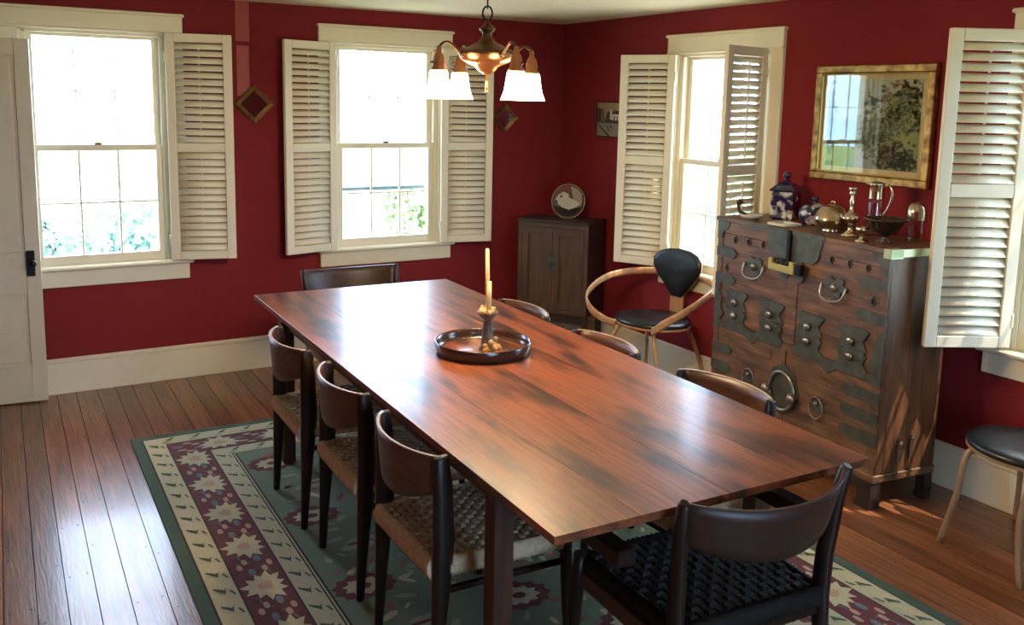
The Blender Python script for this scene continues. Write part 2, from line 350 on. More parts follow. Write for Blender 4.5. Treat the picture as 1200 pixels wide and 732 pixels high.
# local x runs from the free edge to the hinge (towards the left wall); local -y... visible face is at y=0
DWd = .86
st = MB()
st.box(0, .075, -.036, 0, .008, 2.02, .002).box(DWd-.08, DWd, -.036, 0, .008, 2.02, .002)
for z0, z1 in ((.008, .215), (.63, .84), (1.93, 2.02)): st.box(.075, DWd-.08, -.035, -.001, z0, z1, .001)
st.box(.38, .46, -.035, -.001, .2, 1.94, .001)
st.build('door_frame', 'door', door)
for x0, x1 in ((.075, .38), (.46, DWd-.08)):
    for z0, z1 in ((.215, .63), (.84, 1.93)):
        MB().box(x0, x1, -.026, -.010, z0, z1).box(x0+.02, x1-.02, -.028, -.006, z0+.02, z1-.02, .004).build('door_panel', 'door', door)
rim = MB().box(.028, .07, 0, .014, .728, .872, .004).build('lock_plate', 'blackmetal', door)
MB().tube([(.04, .01, .805), (.04, .05, .805)], .007, 8).ball((.036, .058, .805), .021, 12, (1, .8, 1)).build('door_knob', 'blackmetal', rim)
door.scale = (1, -1, 1) if False else (1, 1, 1)

# ---------------------------------------------------------------- shutters
def make_shutter(sgn):
    """hinge at the local origin, panel along +x; sgn=-1 puts the rod on +y (right hung)"""
    r = empty('shutter'); t = .014
    def bx(nm, x0, x1, z0, z1): return MB().box(x0, x1, -t, t, z0, z1, .003).build(nm, 'trim', r)
    bx('stile', 0, .05, 0, 1.335); bx('stile', .32, .372, 0, 1.335)
    bx('rail', .05, .32, 0, .05); bx('rail', .05, .32, .645, .70); bx('rail', .05, .32, 1.285, 1.335)
    first = None
    for z0, z1, tl in ((.05, .645, .50), (.70, 1.285, .62)):
        n = 14; p = (z1-z0)/n
        for i in range(n):
            if first is None:
                m = MB().tube([(.051, 0, 0), (.319, 0, 0)], 1.0, 8, ell=[(.0225, .0028)]*2, up=(0, 0, 1))
                first = m.build('slat', 'trim', r); s = first
            else:
                s = first.copy(); C.objects.link(s)
            s.location = (0, 0, z0+p*(i+.5)); s.rotation_euler = (-sgn*tl*-1, 0, 0)
    for z0, z1 in ((.09, .61), (.74, 1.25)):
        MB().box(.18, .19, sgn*-.024 if sgn < 0 else -.024, sgn*-.016 if sgn < 0 else -.016, z0, z1, .002).build('tilt_rod', 'trim', r)
    for z in (.12, 1.2): MB().box(-.006, .004, -.016, .016, z-.03, z+.03, .001).tube([(-.006, 0, z-.032), (-.006, 0, z+.032)], .004, 6).build('hinge', 'trim', r)
    return r
shR = make_shutter(-1); shL = make_shutter(1)
usedR = usedL = False
def shutter(h, f, z, right, label):
    global usedR, usedL
    if right: o = shR if not usedR else copy_tree(shR); usedR = True
    else: o = shL if not usedL else copy_tree(shL); usedL = True
    o.location = (h[0], h[1], z); o.rotation_euler = (0, 0, math.atan2(f[1]-h[1], f[0]-h[0]))
    tag(o, label, 'shutter', 'louvered window shutters')
shutter((1.012, 5.666), (1.37, 5.575), .757, True, 'cream louvered shutter right of the window beside the open door')
shutter((2.045, 5.666), (1.69, 5.580), .752, False, 'cream louvered shutter left of the window behind the hanging lamp')
shutter((2.803, 5.666), (3.16, 5.59), .752, True, 'cream louvered shutter partly behind the hanging lamp shades')
shutter((3.79, 4.40), (3.625, 4.72), .712, False, 'narrow cream louvered shutter between the small landscape print and the far right window')
shutter((3.80, 3.665), (3.465, 3.60), .722, True, 'shadowed louvered shutter with tilt rod standing out behind the chest')
shutter((3.79, 2.165), (3.465, 2.345), .738, False, 'large pale louvered shutter right of the gilt framed painting')
# ============================================================ RUG
RA = -math.radians(1.2)
rug = tag(empty('patterned_rug', (0.615, 4.755, 0), RA), 'green, cream and dark red oriental rug under the dining table', 'rug')
RW, RL = 2.27, 3.75
G1, CR, RD, FG, LN, BL, PK, RS = (flat('rug outer green', (.045, .085, .055)), flat('rug cream', (.47, .43, .27)), flat('rug dark red', (.115, .026, .03)),
    flat('rug field green', (.14, .19, .12)), flat('rug line black', (.02, .02, .018)), flat('rug slate blue', (.12, .16, .19)), flat('rug pink', (.42, .27, .2)), flat('rug rose', (.26, .1, .08)))
def rect(m, x0, x1, y0, y1, z): m.poly([(x0, y0), (x1, y0), (x1, y1), (x0, y1)], z)
body = MB().box(0, RW, -RL, 0, .0005, .008, .003).build('pile', G1, rug)
def frame(nm, ma, d, z): m = MB(); rect(m, d, RW-d, -RL+d, -d, z); o = m.build(nm, ma, rug, fixn=False); return o
Z = .008
D1, D2, D3, D4, D5 = .055, .155, .33, .425, .44
frame('guard_line', LN, D1-.008, Z+.0003); frame('outer_border', CR, D1, Z+.0006); frame('guard_line', LN, D2-.007, Z+.0009); frame('main_border', RD, D2, Z+.0012)
frame('guard_line', LN, D3-.006, Z+.0015); frame('inner_border', CR, D3, Z+.0018); frame('guard_line', LN, D4-.012, Z+.0021); frame('inner_border', CR, D4-.006, Z+.0022); frame('guard_line', LN, D4, Z+.0023); frame('field', FG, D4+.008, Z+.0026)
def onband(fn, d, step, phase=.5):
    """run fn(cx,cy,ux,uy) along the four sides at inset d"""
    for (ax, ay, bx, by) in ((d, -d, d, -RL+d), (d, -RL+d, RW-d, -RL+d), (RW-d, -RL+d, RW-d, -d), (RW-d, -d, d, -d)):
        Ln = math.hypot(bx-ax, by-ay); n = int(round(Ln/step)); ux, uy = (bx-ax)/Ln, (by-ay)/Ln
        for i in range(n): t = (i+phase)*Ln/n; fn(ax+ux*t, ay+uy*t, ux, uy, i)
def shape(m, pts, cx, cy, ux, uy, z): m.poly([(cx+p[0]*ux-p[1]*uy, cy+p[0]*uy+p[1]*ux) for p in pts], z)
star = []
for i in range(22):
    a = 2*PI*i/22; r = (1.0 if i % 2 == 0 else .66)*(1+.12*math.sin(3*a)); star.append((.105*r*math.cos(a), .082*r*math.sin(a)))
mm = MB(); core = MB(); dots = MB(); blu = MB(); vin = MB()
def palm(cx, cy, ux, uy, i):
    shape(mm, star, cx, cy, ux, uy, Z+.0030)
    shape(core, [(p[0]*.35, p[1]*.4) for p in star], cx, cy, ux, uy, Z+.0034)
onband(palm, (D2+D3)/2, .32)
def between(cx, cy, ux, uy, i):
    for s, (a, b) in enumerate(((.035, .03), (-.035, -.03), (0, .055), (0, -.055))):
        shape(dots, [(a+.018*math.cos(t*PI/4)*1.3, b+.011*math.sin(t*PI/4)) for t in range(8)], cx, cy, ux, uy, Z+.0033)
    for s in (-1, 1):
        shape(blu, [(s*.05+.03*math.cos(t*PI/3), -s*.02+.014*math.sin(t*PI/3)) for t in range(6)], cx, cy, ux, uy, Z+.0031)
        sp_ = spline([(s*.015, s*.01, 0), (s*.045, s*.035, 0), (s*.085, s*.045, 0), (s*.1, s*.065, 0)], 3)
        for p, q in zip(sp_, sp_[1:]): shape(vin, [(p.x, p.y-.003), (q.x, q.y-.003), (q.x, q.y+.003), (p.x, p.y+.003)], cx, cy, ux, uy, Z+.0029)
onband(between, (D2+D3)/2, .32, 1.0)
chev = MB()
def cv(cx, cy, ux, uy, i):
    shape(chev, [(-.034, -.034), (-.022, -.034), (.02, 0), (-.022, .008), (-.008, 0), ], cx, cy, ux, uy, Z+.0030)
    shape(chev, [(.0, .016), (.036, .026), (.036, .034), (.0, .024)], cx, cy, ux, uy, Z+.0030)
onband(cv, (D1+D2)/2, .125); onband(cv, (D3+D4)/2-.004, .125)
rr = random.Random(11); fm = MB(); fr = MB(); fc = MB(); fb = MB()
for iy in range(9):
    for ix in range(4):
        cx = D4+.17+ix*(RW-2*D4-.34)/3 + (.06 if iy % 2 else -.04); cy = -D4-.2-iy*(RL-2*D4-.4)/8
        if (ix+iy) % 2 == 0:
            pet = [((.105+.018*(k % 2))*math.cos(k*PI/12), (.08+.014*(k % 2))*math.sin(k*PI/12)) for k in range(24)]
            shape(fr, pet, cx, cy, 1, 0, Z+.0031)
            shape(fm, [((.062+.02*(k % 2))*math.cos(k*PI/10), (.048+.014*(k % 2))*math.sin(k*PI/10)) for k in range(20)], cx, cy, 1, 0, Z+.0034)
            shape(fr, [(.026*math.cos(k*PI/5), .02*math.sin(k*PI/5)) for k in range(10)], cx, cy, 1, 0, Z+.0037)
        else:
            for s in (-1, 1):
                shape(fc, [(s*(.02+.07*math.cos(k*PI/8)), .02*s+.025*math.sin(k*PI/8)) for k in range(16)], cx, cy, 1, 0, Z+.0030)
            shape(fr, [(-.05, -.008), (.05, .0), (.05, .012), (-.05, .012)], cx, cy, 1, 0, Z+.0034)
for k in range(330):
    cx = rr.uniform(D4+.05, RW-D4-.05); cy = -rr.uniform(D4+.05, RL-D4-.05); a = rr.uniform(0, 6.3); r_ = rr.uniform(.012, .03); tgt = (fc, fb, fm)[k % 3]
    shape(tgt, [(r_*rr.uniform(.6, 1.2)*math.cos(j*PI/4)*1.7, r_*rr.uniform(.5, 1.0)*math.sin(j*PI/4)*.8) for j in range(8)], cx, cy, math.cos(a), math.sin(a), Z+.0028)
for nm, b_, ma in (('border_palmettes', mm, CR), ('palmette_centers', core, PK), ('border_buds', dots, PK), ('border_leaves', blu, BL), ('border_vines', vin, BL), ('border_chevrons', chev, G1), ('field_rosettes', fr, RD), ('field_blossoms', fm, CR), ('field_scrolls', fc, flat('rug sage', (.27, .31, .2))), ('field_leaves', fb, RS)):
    o = b_.build(nm, ma, rug, fixn=False); o['kind'] = 'stuff'
zr = .012   # rug top: things on the rug stand here

# ============================================================ TABLE
TZ = .755; TROT = -math.radians(1.65)
tab = tag(empty('dining_table', (1.673, 3.041, zr), TROT), 'long red-brown wooden dining table with worn plank top', 'table')
TZL = TZ-zr
tw, tl_ = 1.06, 2.865
xs = [-.53, -.285, .0, .255, .53]
for a, b in zip(xs, xs[1:]):
    MB().box(a+.0004, b-.0004, -tl_/2, tl_/2, TZL-.022, TZL, .0005).build('tabletop_board', 'table', tab)
ap = MB()
for s in (-1, 1): ap.box(s*.455-.011, s*.455+.011, -1.03, 1.03, TZL-.1, TZL-.022, .002)
for s in (-1, 1): ap.box(-.445, .445, s*1.06-.011, s*1.06+.011, TZL-.1, TZL-.022, .002)
ap.build('apron', 'tleg', tab)
for s in (-1, 1):
    MB().box(s*.30-.027, s*.30+.027, -1.405, 1.405, TZL-.142, TZL-.1, .003).build('runner', 'chair', tab)
    for q in (-1, 1):
        MB().box(s*.47-.03, s*.47+.03, q*1.06-.03, q*1.06+.03, 0, TZL-.022, .003).build('leg', 'tleg', tab)

# ============================================================ WOVEN CHAIRS
def woven_seat(r, x0, x1, wr, wf, z, mroll, mtop, nx=17, ny=19, pitch=42):
    """rolls wound with cord around four rails and a basket weave top; wr/wf half widths at the back and front"""
    def hw(x): return wr+(wf-wr)*(x-x0)/(x1-x0)
    rolls = MB()
    def roll(p, q, n):
        p, q = Vector(p), Vector(q); pts = [p.lerp(q, i/(n*2)) for i in range(n*2+1)]
        rolls.tube(pts, [.0215 if i % 2 else .0175 for i in range(n*2+1)], 8, ell=(1.6, .95), up=(0, 0, 1))
    e = .012
    roll((x0+.01, -wr+e, z-.026), (x0+.01, wr-e, z-.026), pitch); roll((x1-.01, -wf+e, z-.026), (x1-.01, wf-e, z-.026), pitch)
    for s in (-1, 1): roll((x0+.01, s*(wr-.012), z-.026), (x1-.01, s*(wf-.012), z-.026), pitch)
    rolls.build('cord_roll', mroll, r)
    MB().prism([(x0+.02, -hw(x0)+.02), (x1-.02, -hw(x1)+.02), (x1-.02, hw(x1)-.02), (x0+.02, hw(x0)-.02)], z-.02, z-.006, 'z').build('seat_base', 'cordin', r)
    wv = MB()
    for i in range(nx):
        xa = x0+.024+(x1-x0-.048)*i/nx; dx = (x1-x0-.048)/nx
        for j in range(ny):
            h = hw(xa+dx/2)-.022; dy = 2*h/ny; ya = -h+dy*j
            if (i+j) % 2: a, b = .42, .50
            else: a, b = .50, .34
            top = z+.004 if (i+j) % 2 else z-.001
            cx, cy = xa+dx/2, ya+dy/2
            q = [(cx-dx*a, cy-dy*b), (cx+dx*a, cy-dy*b), (cx+dx*a, cy+dy*b), (cx-dx*a, cy+dy*b)]
            lo = [wv.bm.verts.new((p[0], p[1], z-.008)) for p in q]; hi = [wv.bm.verts.new((cx+(p[0]-cx)*.66, cy+(p[1]-cy)*.66, top)) for p in q]
            wv._f(hi)
            for k in range(4): wv._f([lo[k], lo[(k+1) % 4], hi[(k+1) % 4], hi[k]])
    wv.build('woven_seat', mtop, r)
def post(pts, wx, wy):
    return MB().tube(pts, 1.0, 8, ell=[(a, b) for a, b in zip(wx, wy)], up=(1, 0, 0))
def side_chair():
    r = empty('dining_chair'); z = .432; wr, wf = .205, .225
    for s in (-1, 1):
        post([(-.222, s*.212, 0), (-.212, s*.214, .2), (-.2, s*.215, .40), (-.197, s*.215, .50), (-.2, s*.213, .64), (-.205, s*.21, .735), (-.206, s*.21, .742)],
             [.014, .021, .032, .034, .031, .025, .021], [.011, .014, .017, .017, .015, .013, .010]).build('rear_leg', 'chair', r)
        post([(.232, s*.235, 0), (.222, s*.23, .2), (.215, s*.226, .40), (.213, s*.226, .446)], [.012, .017, .020, .018], [.012, .017, .020, .018]).build('front_leg', 'chair', r)
    sr = MB()
    for s in (-1, 1): sr.tube([(-.2, s*.2, .33), (.215, s*.215, .33)], .011, 8)
    sr.tube([(-.2, -.2, .36), (-.2, .2, .36)], .011, 8); sr.tube([(.215, -.215, .36), (.215, .215, .36)], .011, 8)
    sr.build('stretcher', 'chair', r)
    woven_seat(r, -.235, .235, wr+.012, wf+.012, z, 'cord', 'cordtop')
    # curved backrest panel, wrapping behind the posts
    b = MB(); H0, T = .165, .009
    def bp(u, v, off):
        y = -.213+.426*u; q = 4*u*(1-u); x = -.203-.072*q**.8-off
        top = .742; h = H0*(.62+.38*q); return Vector((x+.012*(1-v), y, top-h*(1-v)))
    b.grid(lambda u, v: bp(u, v, 0), 16, 4); b.grid(lambda u, v: bp(u, v, T), 16, 4)
    for v in (0, 1): b.grid(lambda u, t: bp(u, v, T*t), 16, 1, False)
    for u in (0, 1): b.grid(lambda v, t: bp(u, v, T*t), 4, 1, False)
    bmesh.ops.remove_doubles(b.bm, verts=b.bm.verts, dist=.0004)
    b.build('backrest', 'back', r)
    MB().tube([bp(i/16, 1, T/2) for i in range(17)], 1.0, 6, ell=[(.0022, .0062)]*17, up=(0, 0, 1)).build('edge_highlight', 'rim', r)['label'] = 'pale painted highlight on top edge'  # pale strip paints in the sky's glint along the rail top
    return r
base_chair = side_chair(); first = True
def place_side(x, y, rz, label, z=zr):
    global first
    o = base_chair if first else copy_tree(base_chair); first = False
    o.location = (x, y, z); o.rotation_euler = (0, 0, rz); tag(o, label, 'chair', 'woven seat side chairs along the table')
place_side(1.306, 3.600, TROT, 'dark chair with tan cord seat left of the table, furthest of three')
place_side(1.308, 2.990, TROT, 'dark chair with tan cord seat left of the table, middle of three')
place_side(1.292, 2.384, TROT+.02, 'dark chair with tan cord seat left of the table, nearest of three')
place_side(2.058, 3.668, PI+TROT, 'chair across the table, its curved top rail showing just right of the candles')
place_side(2.045, 2.988, PI+TROT, 'chair across the table whose pale rail edge shows in front of the bentwood armchair')
place_side(2.075, 2.296, PI+.06, 'chair across the table with brown backrest seen in front of the iron-bound chest')

def end_chair():
    r = empty('carver_chair'); z = .445
    for s in (-1, 1):
        post([(-.255, s*.245, 0), (-.235, s*.245, .2), (-.215, s*.247, .42), (-.218, s*.250, .54), (-.235, s*.262, .70), (-.252, s*.269, .785), (-.255, s*.27, .793)],
             [.015, .02, .028, .027, .022, .018, .012], [.014, .017, .021, .021, .019, .016, .011]).build('rear_leg', 'chair', r)
        post([(.225, s*.28, 0), (.215, s*.275, .2), (.20, s*.27, .40), (.198, s*.268, .452)], [.014, .018, .022, .02], [.014, .018, .022, .02]).build('front_leg', 'chair', r)
        MB().box(-.2, .2, s*.262-.012, s*.262+.012, .355, .40, .004).build('side_rail', 'back', r)
    MB().box(.185, .21, -.26, .26, .36, .40, .004).build('cross_rail', 'back', r); MB().box(-.225, -.20, -.235, .235, .36, .40, .004).build('cross_rail', 'chair', r)
    woven_seat(r, -.235, .215, .245, .268, z, 'black', 'black', 12, 15, 30)
    b = MB(); T = .011
    def bp(u, v, off):
        y = -.266+.532*u; q = 4*u*(1-u); x = -.245-.10*q**.85-off
        top = .792-.018*q; h = .150*(.8+.2*q); return Vector((x+.03*(1-v), y*(1-.05*(1-v)), top-h*(1-v)))
    b.grid(lambda u, v: bp(u, v, 0), 20, 4); b.grid(lambda u, v: bp(u, v, T), 20, 4)
    for v in (0, 1): b.grid(lambda u, t: bp(u, v, T*t), 20, 1, False)
    for u in (0, 1): b.grid(lambda v, t: bp(u, v, T*t), 4, 1, False)
    bmesh.ops.remove_doubles(b.bm, verts=b.bm.verts, dist=.0004)
    b.build('backrest', 'backdark', r)
    return r
ec = end_chair(); ec.location = (1.698, 1.777, zr); ec.rotation_euler = (0, 0, math.radians(86.7)); tag(ec, 'dark chair with black woven seat at the near end of the table', 'chair', 'broad chairs at the table ends')
e2 = copy_tree(ec); e2.location = (1.79, 4.505, zr); e2.rotation_euler = (0, 0, math.radians(-92)); tag(e2, 'dark chair at the far end of the table, below the back window', 'chair', 'broad chairs at the table ends')

# ============================================================ BENTWOOD CHAIRS
def bentwood(name, arms, wood, legw, sp=.245):
    r = empty(name); z = .455
    def outl(k, n, g=1.0):
        a = 2*PI*k/n; c, s_ = math.cos(a), math.sin(a)
        rx = .215 if c > 0 else .235; ry = .245-.05*max(0, -c)**1.5
        return (rx*c*g, ry*s_*g)
    n = 36
    MB().prism([outl(k, n) for k in range(n)], z-.034, z-.022, 'z').build('seat_shell', wood, r)
    cu = MB(); prof = [(.99, -.022), (1.0, -.012), (.97, 0), (.85, .008), (.5, .004), (0, .0)]; rings = []
    for g, h in prof: rings.append([cu.bm.verts.new((*outl(k, n, max(g, .001)), z+h)) for k in range(n)])
    for A, B in zip(rings, rings[1:]):
        for k in range(n): cu._f([A[k], A[(k+1) % n], B[(k+1) % n], B[k]], True)
    cu._f(rings[0]); cu.build('seat', 'leather', r)
    # waisted back: plywood shell and a black pad
    def half(t): return .028+.155*max(0, math.sin(min(1, t)*PI*.62))**1.2 if t < 1 else 0
    outline = [(-.045, -.21), (-.05, -.12), (-.05, -.03), (-.09, .02), (-.145, .08), (-.182, .14), (-.183, .19), (-.145, .23), (-.08, .252), (0, .258)]
    outline = outline + [(-a, b) for a, b in outline[-2::-1]]
    def bpos(y, h, off): return Vector((-.225-.05*max(0, h)+.6*y*y-off*1.0, y, .60+h))
    bk = MB(); A = [bk.bm.verts.new(bpos(y, h, .0)) for y, h in outline]; B = [bk.bm.verts.new(bpos(y, h, .010)) for y, h in outline]
    bk._f(A); bk._f(B[::-1])
    for k in range(len(outline)): k2 = (k+1) % len(outline); bk._f([A[k], A[k2], B[k2], B[k]])
    bk.build('back_shell', wood, r)
    po = [(a, b) for a, b in outline if b > -.06]; po[0] = (-.038, -.045); po[-1] = (.038, -.045)
    pd = MB(); cy = .12
    for sg, base_ in ((1, 0), (-1, -.010)):
        rings = []
        for g, o_ in ((1, 0.0), (.97, .012), (.85, .020), (.5, .025), (.02, .027)):
            if sg < 0: o_ *= .35
            rings.append([pd.bm.verts.new(bpos(y*g, cy+(h-cy)*g, -(o_*sg)+(-base_))) for y, h in po])
        nn = len(po)
        for A, B in zip(rings, rings[1:]):
            for k in range(nn): pd._f([A[k], A[(k+1) % nn], B[(k+1) % nn], B[k]], True)
    pd.build('back_pad', 'leather', r)
    for s in (-1, 1):
        MB().tube(spline([(.06, s*.06, z-.04), (.14, s*.12, z-.043), (.175, s*.145, z-.08), (.205, s*(sp-.045), .22), (.225, s*sp, 0)], 5), [.013]*21, 8, ell=(1.0, legw)).build('front_leg', wood, r)
        MB().tube(spline([(-.04, s*.05, z-.04), (-.11, s*.13, z-.043), (-.145, s*.165, z-.08), (-.2, s*.2, .22), (-.245, s*.24, 0)], 5), [.013]*21, 8, ell=(1.0, legw)).build('rear_leg', wood, r)
    if arms:
        P = spline([(.19, .14, z-.03), (.235, .19, z-.012), (.27, .28, z+.05), (.2, .365, z+.12), (.02, .385, z+.19), (-.15, .33, z+.22), (-.245, .17, z+.238), (-.268, 0, z+.24)], 6)
        full = P + [Vector((p.x, -p.y, p.z)) for p in P[-2::-1]]; n2 = len(full)
        MB().tube(full, 1.0, 8, ell=[(.023, .006)]*n2, up=(0, 0, 1)).build('arm', wood, r)
    return r
ac = bentwood('bentwood_armchair', True, 'blond', .9); ac.location = (3.53, 4.2, 0); ac.rotation_euler = (0, 0, math.radians(192))
tag(ac, 'blond bentwood armchair with black waisted back and seat below the far right window', 'armchair')
sc = bentwood('bentwood_chair', False, 'tan', .9, .19); sc.location = (3.494, 1.859, 0); sc.rotation_euler = (0, 0, math.radians(169.4))
tag(sc, 'pale-legged chair with round black seat at the right edge beside the chest', 'chair')
# ============================================================ IRON-BOUND CHEST
CL, CD, CT = 1.172, .365, 1.158
ch = tag(empty('iron_bound_chest', (3.432, 3.580, 0), math.atan2(-.994, -.113)), 'tall brown wooden chest covered in dark iron fittings against the right wall', 'chest')
MB().box(0, .022, .004, CD, .16, CT-.022, .002).build('side_panel', 'chestside', ch); MB().box(CL-.022, CL, .004, CD, .16, CT-.022, .002).build('side_panel', 'chestside', ch)
MB().box(.022, CL-.022, .022, CD, .16, CT-.022).build('carcass', 'cabdark', ch)
MB().box(-.012, CL+.012, -.008, CD+.0, CT-.022, CT, .003).build('top_board', 'chest', ch)
MB().box(.022, CL-.022, .002, .022, 1.075, CT-.022, .001).box(.0, CL, .001, .02, .565, .60, .001).box(0, CL, 0, .02, .16, .21, .002).box(0, .04, .002, .02, .2, 1.13, .001).box(CL-.04, CL, .002, .02, .2, 1.13, .001).build('front_frame', 'chest', ch)
MB().box(.042, .548, .006, .02, .602, 1.073, .002).box(.628, CL-.042, .006, .02, .602, 1.073, .002).build('flap_panel', 'chest', ch)
MB().box(.549, .627, .003, .02, .602, 1.073, .002).build('flap_stile', 'chest', ch)
for a, b in ((.042, .574), (.580, CL-.042)):
    d = MB().box(a, b, .004, .02, .212, .563, .002).build('door', 'chest', ch)
    MB().box(a+.1, b-.1, -.001, .006, .49, .535, .002).build('inset_strip', 'chest', d)
feet = MB().box(-.01, CL+.01, -.01, CD, .125, .16, .004)
feet.build('plinth', 'chest', ch)
def foot(u0, s):
    o = [(0, .128), (.13*s, .128), (.12*s, .10), (.075*s, .085), (.07*s, .04), (.09*s, .015), (.085*s, 0), (0, 0), (-.01*s, .06)]
    m = MB().prism([(u0+a, b) for a, b in o], -.012, .05); m.build('foot', 'cabdark', ch)
    m = MB().prism([(u0+a*.6, b) for a, b in o], CD-.05, CD-.004); m.build('foot', 'cabdark', ch)
foot(0, 1); foot(CL, -1)
def plate(nm, pts, y0=-.003, y1=.005, m='iron', parent=ch): return MB().prism(pts, y0, y1).build(nm, m, parent)
def sym(half, u, z): return [(u+a, z+b) for a, b in half] + [(u-a, z+b) for a, b in reversed(half)]
# lobed lock plate and hasp
lk = plate('lock_plate', [(.40, 1.135), (.40, 1.10)] + arc(.47, 1.075, .062, PI*.95, PI*1.55, 6) + [(.53, 1.02)] + arc(.535, .94, .028, PI*.9, PI*2.1, 6) + [(.565, 1.0), (.60, 1.0)] + arc(.638, .94, .028, PI*.9, PI*2.1, 6) + [(.655, 1.02)] + arc(.70, 1.075, .062, PI*1.45, PI*2.05, 6) + [(.775, 1.10), (.775, 1.135)], -.004, .003)
MB().box(.555, .580, -.02, -.004, .99, CT-.001, .003).build('hasp', 'blackmetal', lk)
pdk = tag(empty('brass_padlock', (0, 0, 0)), 'bright brass padlock with black shackle hanging on the chest front', 'padlock')
pdk.matrix_world = Matrix.Translation(ch.location) @ Matrix.Rotation(ch.rotation_euler.z, 4, 'Z') @ Matrix.Translation((.57, -.035, .955))
MB().box(-.10, .08, -.018, .012, 0, .036, .004).box(-.10, -.07, -.018, .012, .03, .06, .004).box(.045, .08, -.018, .012, .03, .06, .004).build('lock_body', 'brass', pdk)
MB().tube([(-.075, 0, .055), (.055, 0, .055)], .008, 8).build('shackle', 'blackmetal', pdk)
for q in (-.04, -.01, .02): MB().lathe([(.012, 0), (.014, .01), (.010, .026), (0, .028)], (q, 0, .034), 10).build('stud', 'blackmetal', pdk)
MB().box(.082, .125, -.016, .014, .004, .056, .003).build('end_cap', 'blackmetal', pdk)
# small pierced studs
for u, z in ((.144, 1.048), (.252, 1.053), (.364, 1.055), (.835, 1.06), (.946, 1.06), (1.053, 1.06), (.087, .892), (1.094, .92)):
    s_ = plate('key_plate', sym([(0, .022), (.007, .016), (.005, .006), (.014, .004), (.014, -.004), (.005, -.006), (.007, -.016), (0, -.022)], u, z), .0, .006)
    MB().box(u-.003, u+.003, -.006, .001, z-.012, z+.012, .001).build('pin', 'blackmetal', s_)
# drop handles on butterfly plates
for u in (.31, .868):
    p = plate('handle_plate', sym([(0, .035), (.03, .05), (.055, .04), (.05, .02), (.078, .01), (.07, -.012), (.042, -.014), (.035, -.04), (.012, -.046), (0, -.05)], u, .935))
    MB().ball((u, -.008, .935), .018, 10, (1, .7, 1)).build('boss', 'knob', p)
    MB().tube(spline([(u-.075, -.006, .948), (u-.068, -.02, .90), (u-.03, -.026, .878), (u+.03, -.026, .878), (u+.068, -.02, .90), (u+.075, -.006, .948)], 5), .0055, 8).build('drop_handle', 'knob', p)
# vase shaped hinge plates with two knobs each
for u in (.178, .455, .724, .996):
    hf = [(0, .108)] + [(.018*k, .108+.003*(k % 2)) for k in range(1, 5)] + [(.095, .10), (.078, .075), (.06, .055), (.075, .035), (.088, .012), (.07, 0), (.088, -.012), (.075, -.03), (.07, -.05), (.098, -.075), (.085, -.098)] + [(.018*k, -.108-.003*(k % 2)) for k in range(4, 0, -1)] + [(0, -.108)]
    p = plate('hinge_plate', sym(hf, u, .677), -.003, .004)
    MB().tube([(u-.07, -.004, .687), (u+.07, -.004, .687)], .004, 8).build('hinge_pin', 'iron', p)
    for z in (.722, .652): MB().ball((u, -.012, z), .020, 12, (1, .8, 1)).lathe([(.026, 0), (.026, .001)], (u, -.0, z), 6).build('knob', 'knob', p)
# straps at both sides
def strap(u0, u1, z, h=.05):
    s = 1 if u1 > u0 else -1; plate('strap', [(u0, z-h/2), (u0, z+h/2), (u1-.03*s, z+h/2), (u1-.012*s, z+h*.28), (u1, z), (u1-.012*s, z-h*.28), (u1-.03*s, z-h/2)])
for z in (.972, .83, .453, .355): strap(0, .165, z, .052)
for z in (.995, .85, .50, .405, .31): strap(CL, 1.0 if z > .6 else .95, z, .055)
strap(0, .165, .26)
for s, u0 in ((1, 0), (-1, CL)):
    plate('corner_plate', [(u0, 1.135), (u0+.10*s, 1.135), (u0+.085*s, 1.10), (u0+.05*s, 1.085), (u0+.04*s, 1.05), (u0, 1.04)])
    plate('corner_plate', [(u0, .80), (u0+.03*s, .78), (u0+.06*s, .72), (u0+.05*s, .68), (u0+.08*s, .64), (u0+.05*s, .60), (u0+.10*s, .575), (u0, .55)], -.0025, .004)
for u0, u1 in ((.24, .40), (.78, .94)): plate('seam_plate', [(u0, .60), (u1, .60), (u1-.03, .565), ((u0+u1)/2+.02, .545), ((u0+u1)/2, .53), ((u0+u1)/2-.02, .545), (u0+.03, .565)], -.0025, .004)
# round lock plate, big ring, knobs, ring pulls
rp = plate('ring_plate', [(.575+(.108+.005*math.cos(8*k*PI/20))*math.cos(k*PI/20), .37+(.122+.006*math.cos(8*k*PI/20))*math.sin(k*PI/20)) for k in range(40)], -.003, .0035)
MB().tube([(.58+.088*math.cos(k*PI/16), -.014, .365+.095*math.sin(k*PI/16)) for k in range(32)], .0085, 8, closed=True).build('ring', 'knob', rp)
for u in (.498, .682): MB().lathe([(.008, 0), (.012, .02), (.022, .03), (.024, .045), (.014, .058), (0, .06)], (0, 0, 0), 12).build('knob', 'knob', rp).name; k_ = [c for c in bpy.data.objects if c.parent == rp and c.name.startswith('knob')][-1]; k_.rotation_euler = (PI/2, 0, 0); k_.location = (u, -.002, .36)
for u in (.321, .812):
    q = plate('pull_plate', [(u+.034*math.cos(k*PI/9), .365+.042*math.sin(k*PI/9)) for k in range(18)], -.002, .0045)
    MB().tube([(u+.045*math.cos(k*PI/12), -.010, .352+.052*math.sin(k*PI/12)) for k in range(24)], .0035, 6, closed=True).ball((u, -.01, .375), .011, 8).build('ring_pull', 'knob', q)
plate('top_strip', [(.26, CT-.001), (.80, CT-.001), (.80, CT-.022), (.26, CT-.022)], -.0105, -.0075, 'iron')
MB().box(CL-.03, CL+.0145, -.0095, .06, CT-.04, CT+.001, .001).box(CL+.0125, CL+.0145, -.005, CD-.05, CT-.034, CT, .0005).build('brass_corner', 'gbrass', ch)
